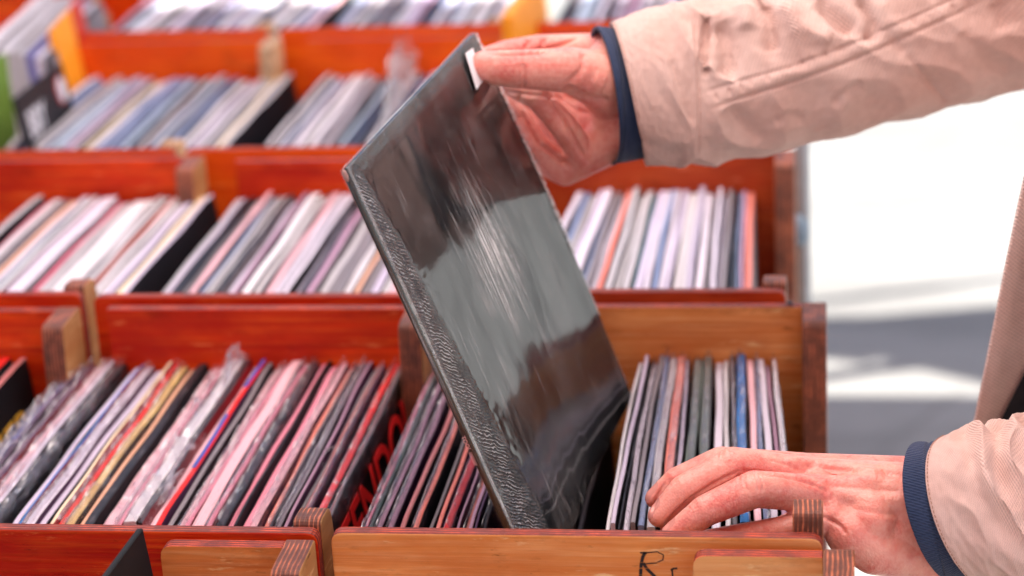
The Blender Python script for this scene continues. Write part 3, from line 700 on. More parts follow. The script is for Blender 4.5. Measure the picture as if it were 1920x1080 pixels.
wr1 = [H(1700, 884, 1.515, 10.5 * k), H(1706, 915, 1.500, 17 * k), H(1716, 955, 1.492, 22 * k), H(1728, 1005, 1.492, 20 * k)]
for f_, w_ in ((idx, wr1[0]), (mid, wr1[1]), (rng, wr1[2]), (pky, wr1[3])):
    mp_ = (f_[0][0] * .5 + w_[0] * .5, (f_[0][1] + w_[1]) / 2); L += chain([f_[0], mp_, w_])
L += [(idx[0][0], .011, mid[0][0], .012), (mid[0][0], .012, rng[0][0], .012), (rng[0][0], .012, pky[0][0], .012)]
L += chain([H(1625, 885, 1.512, 10 * k), H(1625, 925, 1.494, 18 * k), H(1630, 975, 1.484, 20 * k), H(1640, 1018, 1.484, 16 * k)])
L += chain(wr1)
L += chain([H(1560, 968, 1.480, 11.5 * k), H(1592, 1000, 1.478, 16 * k), H(1640, 1030, 1.482, 17 * k), H(1700, 1040, 1.488, 16 * k), H(1850, 1050, 1.488, 18 * k)])
fe = [H(1850, 905, 1.500, 26 * k), H(1850, 985, 1.490, 28 * k), H(2150, 950, 1.48, 34 * k), H(2150, 1010, 1.47, 36 * k)]
L += [(*wr1[0], *fe[0]), (*wr1[1], *fe[0]), (*wr1[2], *fe[1]), (*wr1[3], *fe[1]), (*fe[0], *fe[2]), (*fe[1], *fe[3])]
LH = cones(L, 'left_hand', .0011, 7, .55)
cre = []
def arcs(cx, cy, n_, dx, hgt, dep, hw, lean=0.):
    for i in range(n_):
        o_ = (i - (n_ - 1) / 2) * dx; cre.append(([(cx + o_ - lean, cy - hgt), (cx + o_ + 5 * (1 if o_ < 0 else -1) * -1, cy), (cx + o_ + lean, cy + hgt)], hw, dep))
arcs(1362, 858, 4, 8, 14, -.55, 2.2, 3); arcs(1408, 905, 5, 9, 18, -.65, 2.3, 4); arcs(1296, 945, 3, 6, 10, -.4, 2., 3); arcs(1262, 905, 3, 5, 8, -.35, 2., 3)
cre += [([(1389, 882), (1340, 905), (1290, 940), (1258, 972), (1246, 990)], 3.2, -1.6),
        ([(1245, 905), (1228, 940), (1222, 960)], 2.6, -1.3), ([(1389, 882), (1440, 888), (1490, 897), (1525, 908), (1548, 924)], 3., -1.4),
        ([(1440, 862), (1480, 872), (1500, 884)], 3., -.7), ([(1485, 862), (1530, 866), (1590, 872), (1690, 884)], 9, .9), ([(1540, 888), (1600, 896), (1690, 905)], 9, .9), ([(1560, 925), (1620, 935), (1700, 940)], 9, .7),
        ([(1510, 875), (1560, 882), (1640, 890)], 5, -.8), ([(1550, 910), (1610, 915), (1690, 922)], 6, -.8), ([(1570, 945), (1630, 960), (1700, 968)], 7, -.7),
        ([(1400, 955), (1440, 962), (1480, 962), (1540, 965), (1575, 985)], 3.2, -1.2), ([(1552, 972), (1576, 985), (1586, 1002)], 3., -1.4), ([(1470, 868), (1500, 862)], 8, .8), ([(1530, 905), (1560, 935)], 14, 1.2)]
for i in range(9): cre.append(([(1500 + 17 * i + (i % 3) * 4, 860 + (i * 37) % 90), (1512 + 17 * i, 876 + (i * 37) % 90)], 1.8, -.3))
emboss(LH, [(a_, b_, c_ * 1.35) for a_, b_, c_ in cre])

# ---- upper (right) hand
th = [H(1128, 150, 1.712, 23 * k), H(1072, 132, 1.692, 17.5 * k), H(985, 130, 1.676, 14.8 * k), H(935, 128, 1.676, 13.6 * k), H(908, 122, 1.679, 11. * k)]
ix = [H(1115, 100, 1.760, 16 * k), H(1010, 92, 1.758, 11.5 * k), H(950, 100, 1.750, 10.5 * k), H(905, 112, 1.742, 9. * k)]
md = [H(1094, 290, 1.745, 11.5 * k), H(1056, 236, 1.716, 10.8 * k), H(1010, 184, 1.714, 10 * k), H(962, 160, 1.728, 9.5 * k)]
rg = [H(1060, 320, 1.766, 12. * k), H(1000, 268, 1.742, 9.8 * k), H(968, 218, 1.744, 9.8 * k), H(935, 180, 1.752, 8.6 * k)]
pk = [H(1052, 318, 1.775, 11.5 * k), H(1010, 300, 1.785, 10 * k), H(965, 260, 1.785, 9 * k), H(940, 225, 1.785, 8 * k)]
L = chain(th) + chain(ix) + chain(md) + chain(rg) + chain(pk)
w1 = H(1165, 105, 1.745, 22 * k); w2 = H(1170, 180, 1.735, 27 * k); w3 = H(1165, 245, 1.740, 22 * k)
L += chain([w1, w2, w3]) + [(*th[0], *w1), (*th[0], *w2), (*ix[0], *w1), (*md[0], *w3), (*rg[0], *w3), (md[0][0], .012, rg[0][0], .012), (rg[0][0], .011, pk[0][0], .011)]
L += chain([H(1125, 235, 1.758, 17 * k), H(1090, 222, 1.764, 13 * k), H(1050, 190, 1.772, 11 * k)]) + [(*ix[0], *H(1060, 180, 1.780, 12 * k))] + chain([H(975, 190, 1.792, 12 * k), H(1000, 235, 1.792, 14 * k), H(1040, 290, 1.79, 13 * k)]) + chain([H(1040, 200, 1.780, 14 * k), H(1065, 262, 1.778, 15 * k), H(1120, 250, 1.768, 16 * k)]) + chain([H(1125, 170, 1.760, 20 * k), H(1125, 262, 1.758, 15 * k)])
f1 = H(1330, 110, 1.750, 30 * k); f2 = H(1330, 190, 1.750, 30 * k); f3 = H(1700, 70, 1.78, 42 * k)
L += [(*w1, *f1), (*w3, *f2), (*w2, *f2), (*f1, *f3), (*f2, *f3)]
UH = cones(L, 'right_hand', .0011, 4, .5)
cr2 = [([(1070, 182), (1000, 178), (940, 172)], 3.5, -1.2), ([(980, 118), (984, 140), (981, 168)], 3., -.9), ([(972, 120), (974, 140), (972, 165)], 2., -.4), ([(982, 92), (990, 82), (992, 74)], 3., -1.4), ([(1010, 96), (1016, 86), (1020, 72)], 3., -1.4), ([(905, 98), (960, 100), (1010, 98), (1050, 84), (1085, 70)], 3.4, -1.8),
       ([(1022, 172), (1052, 205), (1075, 250), (1096, 296)], 3.2, -2.2), ([(968, 175), (978, 205), (1000, 245), (1015, 275)], 3., -2.), ([(1018, 272), (1045, 290), (1068, 316)], 3.2, -2.), ([(940, 195), (972, 222), (982, 215)], 3., -1.8),
       ([(1145, 190), (1110, 190), (1078, 178), (1060, 165)], 6, -2.6), ([(1060, 160), (1085, 140), (1095, 120), (1092, 100)], 6, -1.1), ([(1110, 150), (1135, 160)], 16, 1.8), ([(1100, 205), (1130, 245)], 18, 1.0), ([(1060, 218), (1068, 258)], 4, -.8), ([(1040, 175), (1075, 205), (1110, 215)], 3., -1.)]
emboss(UH, [(a_, b_ * 1.15, c_ * (1.9 if c_ < 0 else 1.1)) for a_, b_, c_ in cr2])
def nails(me, specs):
    P, Nn = arrs(me); cs = []
    for poly in me.polygons:
        c = np.array(poly.center); nrm = np.array(poly.normal)
        for (ctr, ax, half_l, half_w, nd) in specs:
            d = c - np.array(ctr)
            if abs(d[0]) > .02 or nrm @ nd < .35: continue
            u = d @ ax; w_ = np.linalg.norm(d - u * ax - (d @ nd) * nd)
            if (u / half_l) ** 4 + (w_ / half_w) ** 4 < 1 and abs(d @ nd) < .008: poly.material_index = 1
def nspec(a, b_, r, hl, hw, up):
    a = V(a); b_ = V(b_); ax = (b_ - a).normalized(); up = V(up); nd = (up - ax * up.dot(ax)).normalized()
    return (tuple(b_ + nd * r * .8 - ax * .001), np.array(ax), hl, hw, np.array(nd))
toCam = V(CAM) - V(W(930, 120, 1.68)); rt = V(x_); upv = V(RT[1]) if False else V(R_[:, 1])
nails(UH, [nspec(th[2][0], th[4][0], .011, .0085, .0075, upv * .9 + toCam.normalized() * .6)])
nails(LH, [nspec(mid[2][0], mid[3][0], .008, .0075, .0062, -V(R_[:, 0]) * .9 + upv * .5), nspec(idx[2][0], idx[3][0], .007, .007, .006, -V(R_[:, 0]) * .9 + upv * .5), nspec(rng[2][0], rng[3][0], .008, .0075, .006, -V(R_[:, 0]) * .9 + upv * .5)])

# ---- torso, head, legs (mostly outside the frame), joined into the same body
hip = V((.722, .22, .96)); chest = V((.70, .26, 1.32)); neck = V((.67, .27, 1.53)); head = V((.64, .28, 1.69))
shR = V((.72, .45, 1.44)); shL = V((.74, .07, 1.42)); elR = V(W(1960, -30, 1.80)); elL = V(W(2350, 960, 1.46))
elR = V((.60, .50, 1.20))
B = [(hip + V((0, .08, 0)), .13, hip - V((0, .08, 0)), .13), (hip, .15, chest, .15), (chest + V((0, .1, .02)), .11, chest - V((0, .1, -.02)), .11), (shR, .06, shL, .06), (chest, .12, neck, .055), (neck, .056, head, .06),
     (head + V((.01, 0, .03)), .095, head + V((-.03, 0, .0)), .075), (head + V((-.05, 0, -.06)), .045, head + V((-.02, 0, -.02)), .07), (head + V((-.105, 0, -.005)), .011, head + V((-.085, 0, .03)), .012),
     (head + V((-.085, .0, -.045)), .02, head + V((-.085, .0, -.05)), .02), (head + V((.01, .083, .0)), .012, head + V((.015, .088, .025)), .014), (head + V((.01, -.083, .0)), .012, head + V((.015, -.088, .025)), .014),
     (shR, .055, elR, .042), (shL, .055, elL, .042), (elR, .040, V(W(1700, 70, 1.78)), .036), (elL, .040, V(W(2150, 990, 1.475)), .034)]
for s in (1, -1):
    kn = hip + V((-.06, .11 * s, -.46)); an = hip + V((.02, .13 * s, -.88)); B += [(hip + V((0, .09 * s, -.02)), .10, kn, .062), (kn, .060, an, .042), (an, .04, an + V((-.13, 0, -.03)), .032)]
BT = cones(B, 'torso', .011, 3, .5)
bmj = bmesh.new()
for me_ in (LH, UH, BT): bmj.from_mesh(me_)
body = bpy.data.meshes.new('body'); bmj.to_mesh(body); bmj.free(); body.shade_smooth()
pr = empty('person', (hip.x, hip.y, 0)); tag(pr, 'person in a pinkish beige jacket lifting a black record, other hand resting on a crate', 'person')
pinv = Matrix.Translation(-V(pr.location))
def padd(name, me, mats, parent=None):
    o = link(name, me, mats, parent or pr)
    if parent is None: o.matrix_parent_inverse = pinv
    return o
padd('body', body, (SKIN, NAIL))
# ---- cloth materials
def cloth(name, c1, c2, weave, bumpd, dark=(.3, .1, .09), twill=.785, wamp=.25):
    m, nt, b, out = newmat(name); n = N(nt); uv = n('UVMap')
    mp = n('Mapping', {'Vector': uv.outputs[0], 'Rotation': (0, 0, twill), 'Scale': (weave, weave, 1)}).outputs[0]
    s = n('SeparateXYZ', {0: mp}); wv = n.math('SINE', s.outputs[0]); wv2 = n.math('SINE', n.math('MULTIPLY', s.outputs[1], .62)); h = n.math('ADD', wv, n.math('MULTIPLY', wv2, .5))
    h = n.math('ADD', h, n.math('MULTIPLY', n.noise(mp, .35, 3, .7), 1.6))
    big = n.noise(n.coord((12, 12, 12)), 1.2, 4, .6)
    c = n.mix(n.ramp(big, [(.35, 0.), (.65, 1.)]), c1, c2); c = n.mix(n.ramp(h, [(.1, wamp), (.9, 0.)]), c, tuple(v * .45 for v in c1))
    fz = n.noise(n.coord((90, 90, 90)), 1.5, 5, .75); c = n.mix(n.math('MULTIPLY', n.ramp(fz, [(.45, 0.), (.7, 1.)]), .25), c, tuple(min(1, v * 1.15) for v in c2))
    wire(nt, b, Base_Color=c, Roughness=.85, Normal=n.bump(h, .5, bumpd), Specular_IOR_Level=.15); b.inputs['Sheen Weight'].default_value = .15
    return m
JACK = cloth('pink_beige_twill', (.72, .475, .41), (.80, .585, .52), 3400, .0005, wamp=.45)
DENIM = cloth('dark_denim', (.018, .034, .085), (.038, .058, .120), 3600, .0005, wamp=.6)
DARKC = cloth('black_cloth', (.012, .011, .014), (.02, .015, .02), 900, .0005)
TROU = cloth('trousers_cloth', (.05, .06, .09), (.07, .08, .11), 900, .0005)
HAIR = flatmat('brown_hair', (.06, .03, .015), .5)
STITCH = flatmat('stitching', (.50, .27, .20), .7)
def sleeve(path, nu, nv, fold, open_shear, side, upv, uvs=1.):
    """path: [(point, radius in the image plane, radius towards the camera)]"""
    P = [V(p[0]) for p in path]; A = [p[1] for p in path]; Bq = [p[2] for p in path]
    def samp(u):
        f = u * (len(P) - 1); i = min(int(f), len(P) - 2); t = f - i
        def cr(Q):
            p0, p1, p2, p3 = Q[max(i - 1, 0)], Q[i], Q[i + 1], Q[min(i + 2, len(Q) - 1)]
            return (p1 * 2 + (p2 - p0) * t + (p0 * 2 - p1 * 5 + p2 * 4 - p3) * t * t + (p1 * 3 - p0 - p2 * 3 + p3) * t ** 3) * .5
        return cr(P), cr(A), cr(Bq)
    tot = sum((P[i + 1] - P[i]).length for i in range(len(P) - 1))
    def f(u, v):
        # u<0 : hem folded inwards
        uu = max(u, 0); c, ra, rb = samp(uu); c2, _, _ = samp(min(1, uu + .02)); c1, _, _ = samp(max(0, uu - .02)); d = (c2 - c1).normalized()
        e1 = (upv - d * upv.dot(d)).normalized(); e2 = d.cross(e1).normalized(); a = 2 * math.pi * v
        s_ = d * (open_shear(a) * max(0, 1 - uu * 3))
        k_ = 1.
        if u < 0: s_ += d * (-u) * tot * 1.; k_ = 1 - .0028 / ra * min(1, -u / .004)
        off = fold(uu, a) if u >= 0 else fold(0, a)
        return c + s_ + e1 * math.cos(a) * (ra * k_ + off) + e2 * math.sin(a) * (rb * k_ + off)
    bm = bmesh.new(); uvl = bm.loops.layers.uv.new('UVMap'); us = [-.05, -.03, -.012, -.004, -.0015] + [.45 * (i / nu) + .55 * (i / nu) ** 3 for i in range(nu + 1)]
    g = [[bm.verts.new(f(u, j / nv)) for j in range(nv)] for u in us]
    for i in range(len(us) - 1):
        for j in range(nv):
            j2 = (j + 1) % nv; fc = bm.faces.new((g[i][j], g[i + 1][j], g[i + 1][j2], g[i][j2]))
            for l, (a, b_) in zip(fc.loops, ((i, j), (i + 1, j), (i + 1, j + 1), (i, j + 1))): l[uvl].uv = (us[a] * tot * uvs, b_ / nv * .36 * uvs)
    bmesh.ops.recalc_face_normals(bm, faces=bm.faces[:]); me = bpy.data.meshes.new('sleeve'); bm.to_mesh(me); bm.free(); me.shade_smooth(); return me, f
def rid(x): return 1 - abs(2 * (x - math.floor(x)) - 1)
def fold_u(u, a):
    w = V((math.cos(a), math.sin(a), 0)); k = min(1, max(0, (u - .06) / .12))
    n1 = noise.noise(V((u * 7.5 + .8 * w.x, w.x * .9, w.y * .9)) * 1.6); n2 = noise.noise(V((u * 20, w.x * 2.2, w.y * 2.2 + 7)))
    return (.0032 * (1 - abs(n1) * 3.0) + .0009 * n2) * k - .001 * k + .0007 * noise.noise(V((u * 70, w.x * 9, w.y * 9)))
pathU = [(W(1177, 177, 1.735), .0565, .052), (W(1240, 165, 1.735), .0610, .053), (W(1330, 152, 1.738), .0640, .05), (W(1480, 112, 1.745), .0660, .055), (W(1640, 68, 1.755), .0680, .058), (W(1800, 22, 1.770), .071, .06), (W(1960, -30, 1.79), .076, .062), (elR * .6 + shR * .4, .082, .07), (shR + V((.03, 0, -.01)), .085, .08)]
# make the upper path run smoothly into the shoulder
up_v = V(R_[:, 1])
meU, fU = sleeve(pathU, 430, 300, fold_u, lambda a: .001 * math.sin(a * 2) - .003 * math.cos(a), 1, up_v)
foldsU = [([(1320, 20), (1322, 80), (1322, 150)], 7, -5), ([(1345, 40), (1370, 100), (1360, 150)], 16, -5), ([(1425, -10), (1445, 50), (1448, 100)], 11, -5.5), ([(1395, 5), (1400, 60)], 16, 4), ([(1470, 0), (1500, 60), (1560, 75)], 16, 4), ([(1530, 0), (1570, 40), (1600, 62)], 12, -5), ([(1610, -5), (1640, 50), (1628, 75)], 9, -4.5),
          ([(1300, 20), (1310, 130), (1312, 240), (1308, 300)], 3, -1.6), ([(1293, 20), (1303, 130), (1305, 240), (1300, 300)], 4, .9),
          ([(1330, 205), (1400, 180), (1500, 150), (1620, 105), (1740, 50), (1850, 0)], 3.4, -2.3), ([(1325, 190), (1400, 165), (1500, 136), (1620, 90), (1740, 36), (1850, -14)], 10, 1.2), ([(1318, 174), (1395, 150), (1500, 120), (1620, 74), (1740, 20), (1830, -20)], 3., -1.8),
          ([(1365, 200), (1400, 240), (1430, 262)], 12, -2.6), ([(1560, 200), (1590, 170), (1620, 160)], 10, -2.5), ([(1700, 100), (1740, 150), (1775, 195)], 7, -2.6), ([(1660, 60), (1700, 105)], 10, -2.2), ([(1260, 110), (1275, 180), (1300, 230)], 7, -2), ([(1230, 60), (1250, 120), (1280, 200)], 9, 1.3), ([(1450, 230), (1480, 215), (1510, 222)], 10, -2), ([(1180, 250), (1230, 285), (1290, 290)], 12, -2), ([(1800, 60), (1850, 110), (1900, 120)], 18, -3), ([(1870, 0), (1890, 60)], 18, -5)]
import random as _r; _r.seed(5)
for i in range(22):   # puckers along the seam
    t = i / 21; x = 1340 + t * 490 + _r.uniform(-5, 5); y = 192 - t * 180 + (0 if t < .3 else -4)
    foldsU.append(([(x, y - 17), (x + 4, y - 3)], 4., -2.2 * _r.uniform(.3, 1.)))
emboss(meU, [(a_, b_ * (1.15 if i_ < 7 else 1), c_ * (1.9 if i_ < 7 else 1.)) for i_, (a_, b_, c_) in enumerate(foldsU)])
def fold_l(u, a):
    w = V((math.cos(a), math.sin(a), 0)); k = min(1, max(0, (u - .04) / .1))
    n1 = noise.noise(V((u * 9 + .7 * w.x, w.x * 1.2, w.y * 1.2 + 3)) * 1.6)
    return (.006 * (1 - abs(n1) * 3.2) - .002) * k + .0006 * noise.noise(V((u * 60, w.x * 9, w.y * 9)))
pathL = [(W(1816, 962, 1.492), .0520, .048), (W(1890, 955, 1.49), .059, .053), (W(2020, 960, 1.485), .063, .056), (W(2160, 965, 1.48), .066, .06), (elL, .072, .068), (elL * .5 + shL * .5, .080, .078), (shL + V((.03, 0, 0)), .086, .08)]
SGN = -1
shearL = lambda a: -.012 * math.cos(a) + .027 * math.sin(a) * SGN
meL, fL = sleeve(pathL, 260, 220, fold_l, shearL, 1, up_v)
foldsL = [([(1905, 800), (1900, 860), (1915, 930)], 9, -1.6), ([(1880, 810), (1868, 870), (1890, 960), (1925, 1010)], 12, -1.8), ([(1850, 830), (1845, 890), (1870, 970), (1915, 1040)], 11, 1.3), ([(1820, 850), (1822, 900), (1850, 980)], 10, -1.3)]
emboss(meL, foldsL)
# jacket body: open at the front
def jb(u, v):
    a = math.radians(-128 + 291 * v) ; z = .80 + (1.47 - .80) * u; c = hip.lerp(shR.lerp(shL, .5), max(0, (z - .96) / .48)) if z > .96 else hip
    fl = (1 - u); rx = .17 + .03 * fl; ry = .215 + .02 * fl
    if u > .86: s_ = 1 - ((u - .86) / .14) ** 2 * .72; rx *= s_; ry *= s_
    w = V((math.cos(a), math.sin(a), 0)); n1 = noise.noise(V((w.x * 2.5, w.y * 2.5, z * 2.2))); n2 = noise.noise(V((w.x * 7, w.y * 7, z * 5 + 3)))
    e = max(0, abs(2 * v - 1) - .80) / .20; rr = 1 + .10 * n1 + .03 * n2
    return V((c.x + math.cos(a) * rx * rr - .10 * e * fl ** .7 - .02 * e, c.y + math.sin(a) * ry * rr * (1 - .05 * e), z))
def uvgrid(fn, nu, nv, name, su, sv, thick=0.):
    bm = bmesh.new(); uvl = bm.loops.layers.uv.new('UVMap'); g = [[bm.verts.new(fn(i / nu, j / nv)) for j in range(nv + 1)] for i in range(nu + 1)]
    for i in range(nu):
        for j in range(nv):
            fc = bm.faces.new((g[i][j], g[i + 1][j], g[i + 1][j + 1], g[i][j + 1]))
            for l, (a, b_) in zip(fc.loops, ((i, j), (i + 1, j), (i + 1, j + 1), (i, j + 1))): l[uvl].uv = (a / nu * su, b_ / nv * sv)
    bmesh.ops.recalc_face_normals(bm, faces=bm.faces[:])
    if thick:
        bmesh.ops.solidify(bm, geom=bm.faces[:], thickness=thick)
    me = bpy.data.meshes.new(name); bm.to_mesh(me); bm.free(); me.shade_smooth(); return me
meJ = uvgrid(jb, 70, 120, 'jacket', .67, 1.2, .003)
bmj = bmesh.new(); [bmj.from_mesh(q_) for q_ in (meJ, meU, meL)]; jk = bpy.data.meshes.new('jacket'); bmj.to_mesh(jk); bmj.free(); jk.shade_smooth()
jo = padd('jacket', jk, (JACK,))
def lin(u, v):
    p = jb(u, .45 + (.543 - .019 * min(1, max(0, (u - .13) / .15))) * v); q_ = jb(u, .52); c = (hip.lerp(chest, u)); d_2 = (V((c.x, c.y, p.z)) - p).normalized(); return p + d_2 * .004 + V((0, -.006, 0))
link('jacket_lining', uvgrid(lin, 60, 60, 'jacket_lining', .6, .6), (DARKC,), jo)
# stitch lines near the hems
def stitches(f, u0, v0, v1, n_, ln):
    bm = bmesh.new()
    for i in range(n_):
        va = v0 + (v1 - v0) * (i + .2) / n_; vb = v0 + (v1 - v0) * (i + .8) / n_
        p = f(u0, va % 1); q_ = f(u0, vb % 1); c = f(u0, .25) * .5 + f(u0, .75) * .5
        o1 = (p - c).normalized(); o2 = (q_ - c).normalized(); tn = (q_ - p).normalized(); sd = tn.cross(o1) * .0003
        A = [bm.verts.new(x) for x in (p + sd + o1 * .0002, q_ + sd + o2 * .0002, q_ - sd + o2 * .0002, p - sd + o1 * .0002)]; Bv = [bm.verts.new(x) for x in (p + sd * .5 + o1 * .0008, q_ + sd * .5 + o2 * .0008, q_ - sd * .5 + o2 * .0008, p - sd * .5 + o1 * .0008)]
        bm.faces.new(Bv); [bm.faces.new((A[k_], A[(k_ + 1) % 4], Bv[(k_ + 1) % 4], Bv[k_])) for k_ in range(4)]
    return bm2me(bm, 'stitching')
link('stitching', stitches(fU, .012, 0, 1, 110, 1), (STITCH,), jo)
so_ = link('stitching', stitches(fL, .009, 0, 1, 110, 1), (STITCH,), jo)
# shirt: torso + two denim cuffs
def tub(path, shear, nu=40, nv=160, wob=.0006):
    return sleeve(path, nu, nv, lambda u, a: wob * noise.noise(V((u * 9, math.cos(a) * 3, math.sin(a) * 3))) + (-.0013 * math.exp(-((u - .16) / .02) ** 2)), shear, 1, up_v)
mc1, fc1 = tub([(W(1133, 180, 1.732), .0535, .047), (W(1168, 177, 1.734), .0515, .0445), (W(1260, 165, 1.735), .0490, .040)], lambda a: -.003 * math.cos(a))
mc2, fc2 = tub([(W(1752, 957, 1.492), .0455, .043), (W(1785, 957, 1.492), .0465, .043), (W(1860, 958, 1.49), .0450, .041)], lambda a: -.012 * math.cos(a) + .025 * math.sin(a) * SGN)
BT2 = cones([(p, r + .012, q_, s + .012) for (p, r, q_, s) in B[:5]], 'shirt_torso', .012, 3, .5)
u_ = BT2.uv_layers.new(name='UVMap')
bmj = bmesh.new(); [bmj.from_mesh(q_) for q_ in (mc1, mc2)]; cu = bpy.data.meshes.new('shirt_cuffs'); bmj.to_mesh(cu); bmj.free(); cu.shade_smooth()
sh_ = padd('shirt', BT2, (DARKC,)); link('shirt_cuff', mc1, (DENIM,), sh_); link('shirt_cuff', mc2, (DENIM,), sh_)
# trousers, shoes, hair
TR = cones([(p, r + .014, q_, s + .018) for (p, r, q_, s) in [B[0]] + [x for x in B[-6:] if x[0].z > .12 and (x[0] - x[2]).length > .2]], 'trousers', .012, 3, .5); TR.uv_layers.new(name='UVMap'); padd('trousers', TR, (TROU,))
for s in (1, -1):
    an = hip + V((.02, .13 * s, -.88)); SHO = cones([(V((an.x + .03, an.y, .045)), .042, V((an.x - .05, an.y, .045)), .042), (V((an.x - .05, an.y, .04)), .037, V((an.x - .16, an.y, .036)), .030)], 'shoe', .008, 3); padd('shoe', SHO, (HAIR,))
HR = cones([(head + V((.035, .03, .05)), .085, head + V((.0, 0, .055)), .085), (head + V((.035, -.03, .05)), .085, head + V((.05, 0, -.01)), .075)], 'hair', .006, 2); padd('hair', HR, (HAIR,))

# ------------------------------------------------------------------ table, ground, pole, canopies
TBL = wood('table_wood', (.35, .2, .1), (.2, .1, .05), (.45, .3, .18))
tb = empty('trestle_table', (-.4, .7, 0)); tag(tb, 'long trestle table carrying all the record crates', 'table')
def boxo(name, c, s, mat, par, bev=.003):
    bm = bmesh.new(); bmesh.ops.create_cube(bm, size=1, matrix=Matrix.Translation(V(c)) @ Matrix.Diagonal((*s, 1)))
    if bev: bmesh.ops.bevel(bm, geom=bm.edges[:], offset=bev, segments=2, affect='EDGES')
    o = link(name, bm2me(bm, name), (mat,)); 
    if par: o.parent = par; o.matrix_parent_inverse = Matrix.Translation(-V(par.location))
    return o
boxo('tabletop', (-.445, .715, .5585), (1.43, 2.42, .030), TBL, tb)
for x in (-1.08, .19):
    for y in (-.40, .70, 1.82): boxo('leg', (x, y, .2715), (.06, .06, .5425), TBL, tb)
m, nt, b, out = newmat('pavement'); n = N(nt)
br = n('TexBrick', {'Vector': n.coord((1, 1, 1), rot=(0, 0, .5)), 'Color1': (.20, .197, .186, 1), 'Color2': (.25, .246, .235, 1), 'Mortar': (.17, .165, .155, 1), 'Scale': 1., 'Mortar Size': .012, 'Mortar Smooth': .6, 'Brick Width': .75, 'Row Height': .42})
ns = n.noise(n.coord((1, 1, 1)), 2.2, 6, .6); n2 = n.noise(n.coord((1, 1, 1)), 40, 6, .7)
st = n.noise(n.coord((.5, 1.6, 1), rot=(0, 0, .6)), 1.6, 5, .6, .6); c = n.mix(n.ramp(ns, [(.4, 0.), (.7, .5)]), br.outputs[0], (.16, .156, .145)); c = n.mix(n.ramp(st, [(.46, 0.), (.60, .7)]), c, (.125, .122, .115)); c = n.mix(n.math('MULTIPLY', n2, .25), c, (.30, .295, .285))  # random tone, plus diagonal shadow streaks painted into the paving colour
wire(nt, b, Base_Color=c, Roughness=.75, Normal=n.bump(n2, .4, .004)); PAVE = m
bm = bmesh.new(); bmesh.ops.create_grid(bm, x_segments=8, y_segments=8, size=40); gr = link('pavement', bm2me(bm, 'pavement'), (PAVE,)); tag(gr, kind='structure')
METAL = flatmat('galvanised_metal', (.45, .48, .52), .35)
mp = empty('metal_pole', (.290, .93, 0)); tag(mp, 'thin grey metal pole with a knob behind the right end of the second row', 'pole')
o = link('pole', bm2me(tube([(.290, .93, .004), (.290, .93, 2.52)], .0075), 'pole', True), (METAL,)); o.parent = mp; o.matrix_parent_inverse = Matrix.Translation(-V(mp.location))
kp = ony(1497, 432, .925)
bm = bmesh.new(); bmesh.ops.create_icosphere(bm, subdivisions=3, radius=.014, matrix=Matrix.Translation(kp) @ Matrix.Diagonal((.8, .8, 1.3, 1))); o = link('knob', bm2me(bm, 'knob', True), (flatmat('blue_grey_plastic', (.22, .30, .38)),)); o.parent = mp; o.matrix_parent_inverse = Matrix.Translation(-V(mp.location))
# canopies: unseen, added to shade the stall and the pavement
m, nt, b, out = newmat('canopy_cloth'); n = N(nt)
cl = n.noise(n.coord((1, 1, 1)), 3, 4)
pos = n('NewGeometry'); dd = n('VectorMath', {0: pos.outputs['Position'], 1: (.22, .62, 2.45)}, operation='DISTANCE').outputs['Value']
light_zone = n.ramp(n.math('DIVIDE', dd, 4.), [(.31, 1.), (.34, 0.)])  # clearer zone added to the cloth to direct light onto the stall
df = n('BsdfDiffuse', {'Color': (.55, .25, .2, 1)}); tl = n('BsdfTranslucent', {'Color': n.mix(light_zone, (.22, .10, .08), (.98, .86, .82))})
mx = n('MixShader', {0: .88, 1: df.outputs[0], 2: tl.outputs[0]}); nt.links.new(mx.outputs[0], out.inputs[0]); CAN = m
OPQ = flatmat('grey_canvas', (.25, .26, .28))
def canopy(x0, x1, y0, y1, z, label, legs, mat=None):
    r = empty('added_canopy', ((x0 + x1) / 2, (y0 + y1) / 2, 0)); tag(r, label, 'canopy')
    inv = Matrix.Translation(-V(r.location))
    bm = bmesh.new(); nx, ny = 24, 24; g = []
    for i in range(nx + 1):
        g.append([bm.verts.new((x0 + (x1 - x0) * i / nx, y0 + (y1 - y0) * j / ny, z - .06 * math.sin(math.pi * i / nx) * math.sin(math.pi * j / ny))) for j in range(ny + 1)])
    for i in range(nx):
        for j in range(ny): bm.faces.new((g[i][j], g[i + 1][j], g[i + 1][j + 1], g[i][j + 1]))
    o = link('cloth', bm2me(bm, 'cloth', True), (mat or CAN,), r); o.matrix_parent_inverse = inv
    for x, y in legs:
        o = link('pole', bm2me(tube([(x, y, .004), (x, y, z)], .018), 'pole', True), (METAL,), r); o.matrix_parent_inverse = inv
    return r
canopy(-1.7, 2.15, -4.2, 2.18, 2.45, 'pale unseen cloth canopy added above the record stall to shape its light', [(-1.65, -4.15), (-1.65, 2.0), (2.1, -4.15), (2.1, 2.0)])  # unseen canopy, extended behind the camera to cut frontal fill
canopy(1.5, 3.5, 2.90, 3.23, 2.45, 'narrow unseen cloth strip added to shade the pavement', [(1.63, 3.1), (3.27, 3.1)], OPQ)  # unseen strip added to cast a shadow band on the ground
off = V((.60, .22, .77)) * (2.45 / .77)
m, nt, b, out = newmat('thin_grey_cloth'); n = N(nt)
df = n('BsdfDiffuse', {'Color': (.4, .42, .45, 1)}); tl = n('BsdfTranslucent', {'Color': (.90, .94, .98, 1)})
mx = n('MixShader', {0: .85, 1: df.outputs[0], 2: tl.outputs[0]}); nt.links.new(mx.outputs[0], out.inputs[0]); THIN = m
